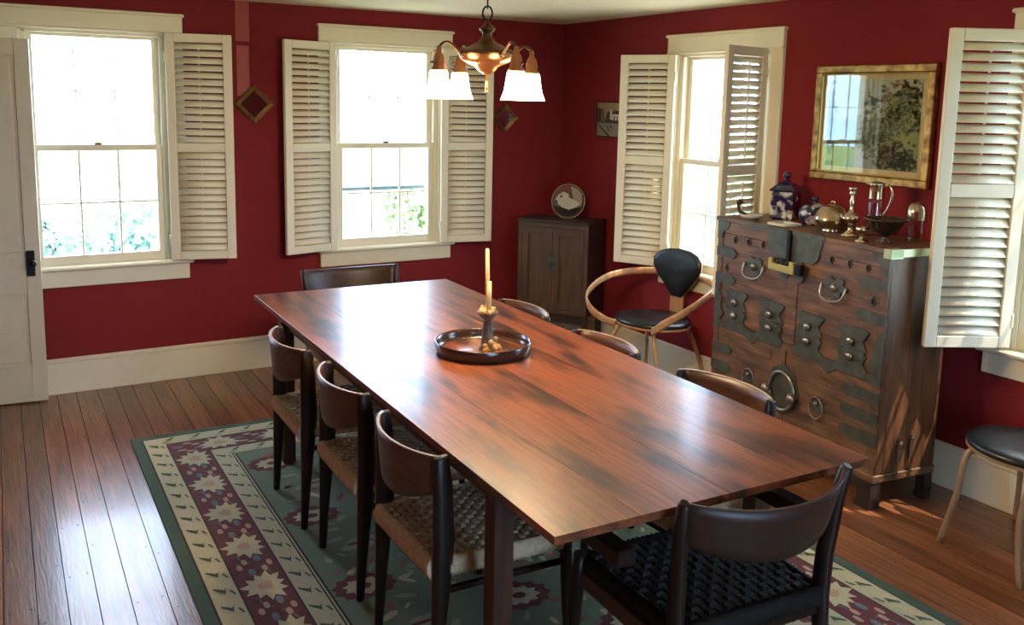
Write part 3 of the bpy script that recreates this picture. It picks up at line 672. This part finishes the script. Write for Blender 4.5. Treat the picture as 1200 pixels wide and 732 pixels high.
for y_, z_ in ((.13, .26), (.2, .28)): MB().box(CL, CL+.012, y_, y_+.018, z_-.06, z_+.02, .003).ball((CL+.01, y_+.009, z_+.03), .014, 8).build('side_latch', 'knob', ch)
Mch = Matrix.Translation(ch.location) @ Matrix.Rotation(ch.rotation_euler.z, 4, 'Z')
def on_chest(u, y): p = Mch @ Vector((u, y, CT)); return (p.x, p.y, CT)
def at_chest(name, u, y, label, cat, rz=0.0): return tag(empty(name, on_chest(u, y), ch.rotation_euler.z+rz), label, cat)

# ---- things on the chest
j = at_chest('ginger_jar', .21, .262, 'square blue and white lidded jar with round finial on the chest top', 'jar', .5)
MB().lathe([(0, 0), (.072, 0), (.082, .012), (.085, .04), (.082, .125), (.075, .145), (.05, .15)], (0, 0, 0), 4).build('jar_body', 'bluewhite', j)
MB().lathe([(.092, .148), (.094, .155), (.06, .18), (.022, .198), (.016, .205), (0, .205)], (0, 0, 0), 4).lathe([(0, .148), (.092, .148)], (0, 0, 0), 4).build('lid', 'navy', j)
MB().lathe([(.01, .2), (.008, .212), (.020, .222), (.021, .236), (.012, .246), (0, .248)], (0, 0, 0), 12).build('finial', 'navy', j)
dk = at_chest('bird_dish', .13, .080, 'small dark duck-headed dish at the left end of the chest top', 'dish', 0)
MB().lathe([(0, .002), (.035, .0), (.055, .014), (.062, .026), (.056, .022), (.035, .010), (0, .008)], (.03, 0, 0), 18).build('bowl', 'porc', dk)
MB().tube(spline([(-.02, 0, .018), (-.055, 0, .025), (-.072, 0, .05), (-.07, 0, .075), (-.055, 0, .085)], 4), [.012]*5+[.009]*6+[.014]*3+[.016, .014, .008], 10).tube([(-.058, 0, .085), (-.03, 0, .075)], [.008, .003], 6).build('duck_head', 'cabdark', dk)
tr_ = at_chest('square_tray', .43, .070, 'small pale square dish under the blue and white tureen', 'dish', .1)
MB().box(-.05, .05, -.05, .05, 0, .006, .002).box(-.062, -.048, -.055, .055, .003, .016, .003).box(.048, .062, -.055, .055, .003, .016, .003).box(-.055, .055, -.062, -.048, .003, .016, .003).box(-.055, .055, .048, .062, .003, .016, .003).build('dish', 'porc', tr_)
tu = at_chest('small_tureen', .44, .250, 'low blue and white lidded tureen between the jar and the silver dome', 'tureen', 0)
MB().lathe([(0, 0), (.05, 0), (.055, .01), (.072, .03), (.078, .055), (.072, .07)], (0, 0, 0), 20).build('tureen_body', 'bluewhite', tu)
MB().lathe([(.078, .07), (.07, .085), (.045, .1), (.02, .11), (0, .112)], (0, 0, 0), 20).build('lid', 'bluewhite', tu)
MB().lathe([(.014, .108), (.01, .118), (.018, .128), (.014, .142), (0, .146)], (0, 0, 0), 12).build('finial', 'navy', tu)
for s in (-1, 1): MB().tube([(s*(.07+.03*math.sin(k*PI/8)), 0, .04+.022*math.cos(k*PI/8)) for k in range(9)], .006, 6).build('handle', 'bluewhite', tu)
dm = at_chest('silver_dome', .665, .15, 'round silver domed lidded bowl on a small foot', 'bowl', 0)
MB().lathe([(0, 0), (.042, 0), (.045, .008), (.035, .016), (.06, .028), (.078, .05), (.08, .062)], (0, 0, 0), 24).build('bowl', 'silver', dm)
MB().lathe([(.084, .062), (.082, .07), (.072, .095), (.05, .118), (.02, .13), (0, .133)], (0, 0, 0), 24).build('dome_lid', 'silver', dm)
MB().tube([(-.012, 0, .132), (-.008, 0, .145), (.008, 0, .145), (.012, 0, .132)], .003, 6).build('handle', 'silver', dm)
cs = at_chest('silver_candlestick', .80, .135, 'slim silver candlestick with bulbous waist, between the dome and the pitcher', 'candlestick')
MB().lathe([(0, 0), (.042, 0), (.042, .006), (.03, .014), (.014, .026), (.010, .045), (.022, .058), (.040, .075), (.04, .09), (.02, .105), (.010, .115), (.008, .14), (.012, .16), (.007, .175), (.007, .19)], (0, 0, 0), 18).build('stem', 'silver', cs)
MB().lathe([(.007, .19), (.018, .195), (.012, .2), (.016, .212), (.02, .224), (.014, .226), (0, .2)], (0, 0, 0), 14).build('socket', 'silver', cs)
pt = at_chest('glass_pitcher', .815, .265, 'tall glass claret jug with silver collar and looping handle', 'pitcher', .1)
MB().lathe([(0, .004), (.046, .0), (.05, .01), (.05, .03), (.044, .08), (.036, .15), (.033, .18), (.030, .18), (.033, .15), (.040, .08), (.045, .03), (0, .012)], (0, 0, 0), 20).build('glass_body', 'cryst', pt)
MB().lathe([(.035, .172), (.034, .2), (.036, .235), (.038, .24), (.03, .246), (.012, .25), (0, .25)], (0, 0, 0), 20).box(-.058, -.03, -.012, .012, .232, .24, .003).build('collar', 'silver', pt)
MB().tube(spline([(.034, 0, .222), (.055, 0, .238), (.078, 0, .225), (.085, 0, .19), (.07, 0, .14), (.052, 0, .11), (.045, 0, .1)], 4), .0055, 8).build('handle', 'silver', pt)
cp = at_chest('silver_goblet', .955, .05, 'small silver cup in front of the glass jug', 'cup')
MB().lathe([(0, 0), (.03, 0), (.03, .004), (.01, .012), (.008, .025), (.02, .036), (.026, .05), (.028, .066), (.024, .066), (.018, .042), (0, .035)], (0, 0, 0), 16).build('cup', 'silver', cp)
bw = at_chest('footed_bowl', 1.005, .135, 'dark footed bowl with wide rim at the right of the chest top', 'bowl')
MB().lathe([(0, 0), (.034, 0), (.034, .006), (.012, .016), (.012, .03), (.045, .045), (.065, .07), (.082, .098), (.094, .104), (.092, .107), (.078, .10), (.06, .075), (.035, .05), (0, .045)], (0, 0, 0), 24).build('bowl', 'pewter', bw)
sk = at_chest('silver_tumbler', 1.03, .290, 'tall round-topped silver beaker at the right end of the chest top', 'beaker')
MB().lathe([(0, 0), (.034, 0), (.036, .004), (.04, .1)], (0, 0, 0), 20).build('beaker', 'cryst', sk)
MB().lathe([(.041, .1), (.042, .13), (.038, .155), (.025, .172), (0, .178)], (0, 0, 0), 20).build('cap', 'silver', sk)

# ============================================================ CORNER CABINET
ca = math.atan2(4.906-5.351, 3.531-3.253)
cb = tag(empty('corner_cabinet', (3.253, 5.351, 0), ca), 'small dark two-door wooden cabinet on legs standing across the corner', 'cabinet')
cw, cd, c0, c1 = .525, .30, .30, .943
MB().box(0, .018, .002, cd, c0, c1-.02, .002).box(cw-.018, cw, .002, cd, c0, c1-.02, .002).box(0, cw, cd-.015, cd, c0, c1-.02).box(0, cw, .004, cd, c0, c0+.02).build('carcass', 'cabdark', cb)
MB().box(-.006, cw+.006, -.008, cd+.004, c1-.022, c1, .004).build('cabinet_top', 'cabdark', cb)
MB().box(0, cw, 0, .018, c1-.05, c1-.022, .001).box(0, .03, 0, .018, c0, c1-.04, .001).box(cw-.03, cw, 0, .018, c0, c1-.04, .001).box(0, cw, 0, .018, c0, c0+.03, .001).build('face_frame', 'cab', cb)
for a, b, s in ((.032, cw/2-.001, 1), (cw/2+.001, cw-.032, -1)):
    d = MB().box(a, a+.045, 0, .018, c0+.032, c1-.052, .001).box(b-.045, b, 0, .018, c0+.032, c1-.052, .001).box(a+.04, b-.04, 0, .018, c0+.032, c0+.075, .001).box(a+.04, b-.04, 0, .018, c1-.10, c1-.052, .001).box(a+.03, b-.03, .008, .015, c0+.06, c1-.08).build('door', 'cab', cb)
    px = b if s > 0 else a
    pl_ = MB().box(min(px, px-s*.045), max(px, px-s*.045), -.004, 0, .60, .69, .001).build('lock_plate', 'iron', d)
    MB().ball((px-s*.014, -.010, .645), .007, 8).build('pull', 'iron', pl_)
for x_ in (.02, cw-.02):
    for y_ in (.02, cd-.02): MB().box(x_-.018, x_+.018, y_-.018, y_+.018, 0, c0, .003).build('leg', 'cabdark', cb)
MB().box(.04, cw-.04, .012, .024, .235, c0, .002).build('cabinet_apron', 'cabdark', cb)
# round plate leaning on top
pp = (Matrix.Translation(cb.location) @ Matrix.Rotation(ca, 4, 'Z')) @ Vector((.29, .17, c1))
pl8 = tag(empty('round_plate', pp, ca+.12), 'round plate with a pale bird painted on it, standing on the corner cabinet', 'plate')
pl8.rotation_euler = (-.16, 0, ca+.12)
R8 = .118
disc = MB().lathe([(0, .006), (.09, .006), (R8-.006, -.004), (R8, -.004), (R8, .002), (.09, .012), (0, .012)], (0, 0, 0), 32)
bmesh.ops.transform(disc.bm, matrix=Matrix.Translation((0, 0, R8+.002)) @ Matrix.Rotation(PI/2, 4, 'X'), verts=disc.bm.verts)
cols = [flat('plate dark brown', (.07, .045, .03), .25), flat('plate cream', (.42, .37, .27), .25), flat('plate brick', (.16, .05, .04), .25), flat('plate sand', (.28, .21, .14), .25), flat('plate black', (.018, .018, .016), .25)]
disc.build('plate_body', cols[0], pl8)
MB().tube([(R8*math.cos(k*PI/20), 0, R8+.002+R8*math.sin(k*PI/20)) for k in range(40)], .004, 6, closed=True).build('plate_rim', cols[3], pl8)
def dsk(pts, mi, y): m = MB(); m.polyv([(a*R8, R8+.002+b*R8) for a, b in pts], y); return m.build('painted_figure', cols[mi], pl8)
dsk([(0.1, .9), (.5, .78), (.8, .5), (.88, .1), (.8, -.2), (.35, .1)], 3, -.0130)
dsk([(-.9, -.3), (.6, -.62), (.85, -.3), (.5, -.72), (0, -.9), (-.5, -.75), (-.8, -.5)], 4, -.0130)
dsk([(-.75, .1), (-.6, .35), (-.3, .55), (0, .45), (.1, .2), (.5, .05), (.75, -.15), (.5, -.35), (.1, -.5), (-.3, -.4), (-.6, -.2)], 1, -.0136)
dsk([(-.5, .27), (-.43, .34), (-.35, .3), (-.36, .2), (-.45, .18)], 4, -.0142)
dsk([(-.75, -.05), (-.68, 0), (-.6, -.04), (-.62, -.12), (-.72, -.13)], 4, -.0142)
dsk([(-.85, .3), (-.6, .7), (-.1, .93), (.15, .88), (.1, .5), (-.25, .62), (-.6, .42)], 2, -.0133)
MB().box(-.05, .05, .012, .05, -.001, .012, .003).box(-.045, -.035, .012, .024, 0, .1, .002).box(.035, .045, .012, .024, 0, .1, .002).build('plate_stand', 'blackmetal', pl8)

# ============================================================ PICTURES AND MIRRORS
def frame_bars(mb, w, h, fw, y0, y1, lip=0.0):
    for k, (x0, x1, z0, z1) in enumerate(((-w/2, w/2, h/2-fw, h/2), (-w/2, w/2, -h/2, -h/2+fw), (-w/2, -w/2+fw, -h/2+fw, h/2-fw), (w/2-fw, w/2, -h/2+fw, h/2-fw))):
        mb.box(x0, x1, y0, y1, z0, z1, .004)
    return mb
pn = tag(empty('landscape_painting', (W-.004, 2.97, 1.664), -PI/2), 'gilt framed landscape with mount and glass above the chest', 'painting')
pw, ph = .685, .575
frame_bars(MB(), pw, ph, .036, -.035, 0).build('gilt_frame', 'gold', pn)
frame_bars(MB(), pw-.075, ph-.075, .008, -.030, -.006).build('frame_lip', 'brass', pn)
MB().box(-pw/2+.04, pw/2-.04, -.006, -.002, -ph/2+.04, ph/2-.04).build('mount', 'mount', pn)
iw, ih = pw-.15, ph-.14
pc = [flat('painted sky', (.36, .44, .36)), flat('painted meadow', (.24, .30, .10)), flat('painted trees', (.11, .16, .065)), flat('painted ochre foliage', (.26, .22, .08)), flat('painted dark bank', (.07, .08, .045)), flat('painted stream', (.2, .27, .25)), flat('painted far hill', (.2, .27, .17))]
def pa(nm, pts, mi, lay): m = MB(); m.polyv([(a*iw/2, b*ih/2) for a, b in pts], -.0065-.0005*lay); return m.build(nm, pc[mi], pn)
rp_ = random.Random(5)
def blob(cx, cy, rx, ry, n=26, j=.25): return [(max(-1, min(1, cx+rx*(1+rp_.uniform(-j, j))*math.cos(2*PI*k/n))), max(-1, min(1, cy+ry*(1+rp_.uniform(-j, j))*math.sin(2*PI*k/n)))) for k in range(n)]
pa('painted_canvas', [(-1, -1), (1, -1), (1, 1), (-1, 1)], 0, 0)
def strokes(nm, mi, lay, n, fn, sx, sy):
    m = MB()
    for _ in range(n):
        cx, cy = fn(); k_ = rp_.randint(5, 7); a0 = rp_.uniform(0, 6)
        pts = [(max(-1, min(1, cx+sx*rp_.uniform(.5, 1.3)*math.cos(a0+2*PI*k/k_))), max(-1, min(1, cy+sy*rp_.uniform(.5, 1.3)*math.sin(a0+2*PI*k/k_)))) for k in range(k_)]
        m.polyv([(p*iw/2, q*ih/2) for p, q in pts], -.0065-.0005*lay)
    return m.build(nm, pc[mi], pn)
def g2(cx, cy, rx, ry): return lambda: (cx+rx*max(-1.6, min(1.6, rp_.gauss(0, .6))), cy+ry*max(-1.6, min(1.6, rp_.gauss(0, .6))))
pa('painted_hill', [(-1, -.1), (-.6, .12), (-.2, .05), (.3, .2), (1, .1), (1, -.3), (-1, -.3)], 6, 1)
pa('painted_meadow', [(-1, -.2), (1, -.15), (1, -1), (-1, -1)], 1, 2)
pa('painted_stream', [(-.7, -.3), (-.2, -.25), (.1, -.6), (.1, -1), (-.6, -1), (-.3, -.6)], 5, 3)
strokes('painted_crown', 3, 4, 240, g2(.7, .55, .36, .42), .05, .04)
strokes('painted_tree', 2, 5, 260, g2(.6, .2, .36, .34), .045, .045)
strokes('painted_highlights', 1, 6, 160, g2(.6, .25, .36, .4), .03, .02)
strokes('painted_tree', 2, 5, 160, g2(-.95, .0, .1, .9), .05, .06)
strokes('painted_hill_shrubs', 6, 4, 200, g2(-.3, -.1, .6, .25), .05, .04)
strokes('painted_shrubs', 2, 6, 150, g2(.0, -.35, .35, .25), .04, .04)
strokes('painted_bank', 4, 6, 260, g2(.55, -.72, .4, .22), .05, .045)
strokes('painted_blossom', 3, 7, 60, g2(.3, -.6, .4, .3), .025, .02)
strokes('painted_cloud', 0, 2, 80, g2(-.2, .55, .6, .35), .09, .05)
MB().box(-pw/2+.04, pw/2-.04, -.015, -.013, -ph/2+.04, ph/2-.04).build('picture_glass', 'glass', pn)
sp = tag(empty('small_print', (W-.003, 5.10, 1.63), -PI/2), 'small dark framed print of white buildings, half behind the shutter', 'picture')
frame_bars(MB(), .34, .245, .007, -.014, 0).build('picture_frame', 'blackmetal', sp)
sw, sh_ = .33, .235
sc_ = [flat('print ochre sky', (.30, .22, .10)), flat('print grey ground', (.24, .2, .15)), flat('print dark barn', (.05, .035, .04)), flat('print white house', (.62, .58, .46)), flat('print tree', (.04, .05, .03)), flat('print red house', (.2, .08, .06))]
def pb(pts, mi, lay, nm='printed_shape'): m = MB(); m.polyv([(-sw/2+a*sw, -sh_/2+b*sh_) for a, b in pts], -.004-.0006*lay); return m.build(nm, sc_[mi], sp)
pb([(0, 0), (1, 0), (1, 1), (0, 1)], 0, 0, 'printed_sheet'); pb([(0, 0), (1, 0), (1, .40), (0, .44)], 1, 1); pb([(0, .4), (1, .38), (1, .5), (0, .5)], 4, 2)
pb([(.0, .42), (.15, .42), (.15, .8), (.07, .84), (0, .8)], 2, 3); pb([(.15, .42), (.27, .42), (.27, .72), (.2, .82), (.15, .8)], 5, 3); pb([(.3, .42), (.5, .42), (.48, .7), (.4, .74), (.33, .66)], 4, 3)
pb([(.46, .5), (.54, .5), (.52, .78), (.49, .82), (.47, .75)], 3, 4); pb([(.55, .48), (.8, .48), (.8, .68), (.55, .68)], 3, 4); pb([(.53, .66), (.82, .66), (.76, .76), (.58, .76)], 2, 5)
pb([(.6, .48), (.64, .48), (.64, .6), (.6, .6)], 2, 5); pb([(.7, .48), (.73, .48), (.73, .6), (.7, .6)], 2, 5); pb([(.35, .3), (.38, .32), (.47, .15), (.44, .14)], 4, 2); pb([(.45, .34), (.49, .35), (.55, .25), (.51, .24)], 4, 2); pb([(0, .36), (.05, .36), (.5, .0), (.4, .0)], 2, 2)
def dmirror(x_, z_, hd, label):
    r = tag(empty('diamond_mirror', (x_, D-.002, z_)), label, 'mirror', 'small diamond mirrors'); r.rotation_euler = (0, PI/4, 0); s = hd*math.sqrt(2)
    m = MB(); f = .032
    a, b = s/2, s/2-f
    for k in range(4):
        R_ = Matrix.Rotation(k*PI/2, 4, 'Y'); q = [Vector(p) for p in ((-a, 0, a), (a, 0, a), (a-.006, -.02, a-.006), (-a+.006, -.02, a-.006), (-b, -.006, b), (b, -.006, b))]
        v = [m.bm.verts.new(R_ @ p) for p in q]; m._f([v[0], v[1], v[2], v[3]]); m._f([v[3], v[2], v[5], v[4]])
    m.build('mirror_frame', 'bframe', r, fixn=False)
    MB().box(-b-.002, b+.002, -.008, -.001, -b-.002, b+.002, .001).build('mirror_glass', 'mirror', r)
dmirror(1.537, 1.690, .128, 'diamond-hung bronze framed mirror between the two back windows')
dmirror(3.340, 1.622, .112, 'diamond-hung bronze framed mirror below the right lamp shades')

# ============================================================ CHANDELIER
LX, LY = 1.692, 3.04
chd = tag(empty('chandelier', (LX, LY, H), 0), 'bronze four-arm pan chandelier with glowing white glass shades over the table', 'chandelier')
def zz(v): return v-H
MB().lathe([(0, zz(1.836)), (.014, zz(1.84)), (.034, zz(1.853)), (.045, zz(1.868)), (.072, zz(1.878)), (.098, zz(1.893)), (.104, zz(1.908))], (0, 0, 0), 32).build('pan_bowl', 'copper', chd)
MB().lathe([(.104, zz(1.908)), (.109, zz(1.914)), (.109, zz(1.92)), (.10, zz(1.926)), (.07, zz(1.94)), (.035, zz(1.957)), (.02, zz(1.975)), (.017, zz(1.99)), (.027, zz(2.0)), (.031, zz(2.008)), (.022, zz(2.015)), (.011, zz(2.025)), (.007, zz(2.04)), (0, zz(2.042))], (0, 0, 0), 32).build('pan_cover', 'bronze', chd)
MB().tube([(0, 0, zz(1.84)), (0, 0, zz(1.782))], .0045, 8).ball((0, 0, zz(1.778)), .007, 8).build('finial', 'copper', chd)
zc = 2.04; i = 0
while zc < 2.27:
    big = i == 0; hh = .036 if not big else .046
    pts = [((.011 if not big else .018)*math.cos(k*PI/6), 0, (hh/2+.003)*math.sin(k*PI/6)) for k in range(12)]
    lk_ = MB().tube(pts, .0026 if not big else .004, 6, closed=True).build('chain_link', 'blackmetal', chd)
    lk_.location = (0, 0, zz(zc+hh/2)); lk_.rotation_euler = (0, 0, (i % 2)*PI/2+YAW*-1); zc += hh-.004; i += 1
MB().lathe([(0, 0), (.055, 0), (.05, -.012), (.02, -.026), (.008, -.03), (0, -.03)], (0, 0, 0), 24).build('ceiling_canopy', 'bronze', chd)
base_a = -YAW + math.atan2(-54, 35)
for k in range(4):
    a = base_a + k*PI/2; r = empty('lamp_arm'); r.parent = chd; r.rotation_euler = (0, 0, a)
    # arm mesh is the part; sockets and shades hang from it
    am = MB().tube(spline([(.085, 0, zz(1.912)), (.11, 0, zz(1.912)), (.135, 0, zz(1.93)), (.16, 0, zz(1.948)), (.185, 0, zz(1.946)), (.204, 0, zz(1.93))], 4), .0055, 8).ball((.105, 0, zz(1.912)), .014, 8).build('lamp_arm', 'bronze', chd)
    am.rotation_euler = (0, 0, a); bpy.data.objects.remove(r)
    MB().lathe([(0, zz(1.936)), (.008, zz(1.934)), (.010, zz(1.912)), (.018, zz(1.9)), (.022, zz(1.885)), (.022, zz(1.862)), (.03, zz(1.853)), (.03, zz(1.846)), (0, zz(1.846))], (.204, 0, 0), 16).build('lamp_socket', 'copper', am)
    sh2 = MB().lathe([(.028, zz(1.850)), (.033, zz(1.84)), (.037, zz(1.81)), (.043, zz(1.775)), (.055, zz(1.744)), (.0535, zz(1.744)), (.0415, zz(1.776)), (.0345, zz(1.81)), (.031, zz(1.84))], (.204, 0, 0), 24).build('lamp_shade', 'shade', am)
    MB().tube([(.22, .008, zz(1.875)), (.242, .008, zz(1.875))], .004, 6).build('switch_key', 'bronze', am)
    MB().lathe([(0, zz(1.842)), (.012, zz(1.84)), (.016, zz(1.815)), (.0, zz(1.795))], (.204, 0, 0), 12).build('bulb', emis('bulb', (1, .8, .5), 20), am)
    lt = bpy.data.lights.new('bulb_light', 'POINT'); lt.energy = LAMP_W; lt.color = (1, .72, .42); lt.shadow_soft_size = .03
    lo = bpy.data.objects.new('bulb_light', lt); C.objects.link(lo); lo.location = (LX+.204*math.cos(a), LY+.204*math.sin(a), 1.735)

# ============================================================ CANDLES, TRAY
tx, ty = 1.712, 3.072
ty_ = tag(empty('round_tray', (tx-.005, ty-.01, TZ), 0), 'round dark wooden tray with upright rim on the table', 'tray')
MB().lathe([(0, 0), (.178, 0), (.186, .006), (.190, .03), (.192, .047), (.189, .05), (.184, .047), (.181, .03), (.177, .011), (.16, .009)], (0, 0, 0), 48).build('tray_rim', 'tray', ty_)
MB().lathe([(.165, .008), (.165, .011), (0, .011)], (0, 0, 0), 40).build('tray_bottom', 'table', ty_)
hd = tag(empty('candle_holder', (tx+.01, ty-.02, TZ+.011)), 'turned mottled wooden candle holder with wax drips standing in the tray', 'candle holder')
MB().lathe([(0, 0), (.035, 0), (.033, .006), (.026, .02), (.023, .05), (.019, .09), (.016, .118), (.02, .124), (.034, .136), (.042, .15), (.04, .156), (.02, .15), (0, .15)], (0, 0, 0), 20).build('stem', 'holder', hd)
wd = MB(); rw = random.Random(9)
for k in range(22):
    a = rw.uniform(0, 2*PI); r_ = rw.uniform(.018, .040); wd.ball((r_*math.cos(a), r_*math.sin(a), .152+rw.uniform(0, .012)), rw.uniform(.007, .012), 8)
wd.build('wax_drips', 'waxdrip', hd)
wd = MB()
for k in range(20):
    a = rw.uniform(-2.4, 1.2); r_ = rw.uniform(.03, .046); wd.ball((r_*math.cos(a), r_*math.sin(a), .005+rw.uniform(0, .035)*(k % 3)/2), rw.uniform(.008, .013), 8)
wd.build('wax_drips', 'waxdrip', hd)
for (nm, dx, dy, h, lab) in (('taper_candle', -.006, -.02, .128, 'shorter yellow taper candle in the holder, in front of the taller one'), ('taper_candle', .012, .02, .250, 'taller thin yellow taper candle leaning slightly behind the shorter one')):
    c_ = tag(empty(nm, (tx+.01+dx, ty-.02+dy, TZ+.011+.150)), lab, 'candle', 'taper candles')
    MB().lathe([(0, 0), (.0105, 0), (.0085 if h < .2 else .007, h), (0, h+.002)], (0, 0, 0), 14).build('candle_body', 'wax', c_)
    MB().tube([(0, 0, h), (.001, 0, h+.009)], .0009, 5).build('wick', 'blackmetal', c_)
    if h > .2: c_.rotation_euler = (0, -.03, 0)

# ============================================================ OUTDOORS
g = struct(MB().box(-40, 45, -40, 60, -.7, -.6).build('ground', 'lawn'))
struct(MB().box(-3, 3.1, 6.3, 30, -.6, -.59).box(4.5, 9, -8, 30, -.6, -.588).build('driveway', 'drive'))
def bush(name, x_, y_, z0, rad, hgt, mt, label, n=1500, leaf=.07, trunk=0.0, extra=None, seed=0):
    r = tag(empty(name, (x_, y_, z0)), label, 'bush' if not trunk else 'tree'); q = random.Random(seed+int(x_*10)); m = MB(); e = MB()
    cl = [(q.uniform(-.6, .6)*rad, q.uniform(-.6, .6)*rad, trunk+q.uniform(.2, .8)*hgt, q.uniform(.3, .55)*rad) for _ in range(9)]
    for k in range(n):
        c_ = q.choice(cl); d = Vector((q.gauss(0, 1), q.gauss(0, 1), q.gauss(0, 1))).normalized()*c_[3]*q.uniform(.6, 1.0); p = Vector(c_[:3])+d
        if p.z < .02: continue
        a = Vector((q.uniform(-1, 1), q.uniform(-1, 1), q.uniform(-1, 1))).normalized()*leaf; b = a.cross(d).normalized()*leaf*.5
        t = e if extra and k % 7 == 0 else m
        t._f([t.bm.verts.new(p+v) for v in (a, b, -a, -b)])
    o = m.build('foliage', mt, r, fixn=False); o['kind'] = 'stuff'
    if extra: o = e.build('blossom', extra, r, fixn=False); o['kind'] = 'stuff'
    MB().tube([(0, 0, 0), (.03, 0, trunk+hgt*.5)], [.05+.04*trunk, .02], 7).build('trunk', 'bark', r)
bush('shrub', 1.55, 10.4, -.6, .85, 1.15, 'leafa', 'bushy green shrub outside the window by the door, right half', seed=1)
bush('shrub', .72, 11.8, -.6, .45, .9, 'leafa', 'lower green shrub outside the window by the door, left of the other', seed=4, n=900)
bush('shrub', 4.6, 9.8, -.6, .75, 1.5, 'leafb', 'fresh green shrub outside the back window behind the lamp', seed=2)
bush('shrub', 3.35, 10.9, -.6, .42, 1.1, 'leafb', 'small loose shrub beyond the middle panes of the back window', seed=6, n=500, leaf=.06)
bush('shrub', 8.6, 8.3, -.6, .9, 1.2, 'leafa', 'flowering shrub outside the far right window', extra='leafy', seed=3)
hp = tag(empty('hoop_shape', (3.25, 10.2, -.6), .2), 'blue hoop shape outside, low in the left panes of the back window', 'hoop')
MB().tube([(.26*math.cos(k*PI/12), 0, .38+.26*math.sin(k*PI/12)) for k in range(13)], .022, 8).tube([(.26, 0, 0), (.26, 0, .38)], .022, 8).tube([(-.26, 0, 0), (-.26, 0, .38)], .022, 8).build('hoop', 'bluegrey', hp)  # plain arch shape added for an unclear bluish arc
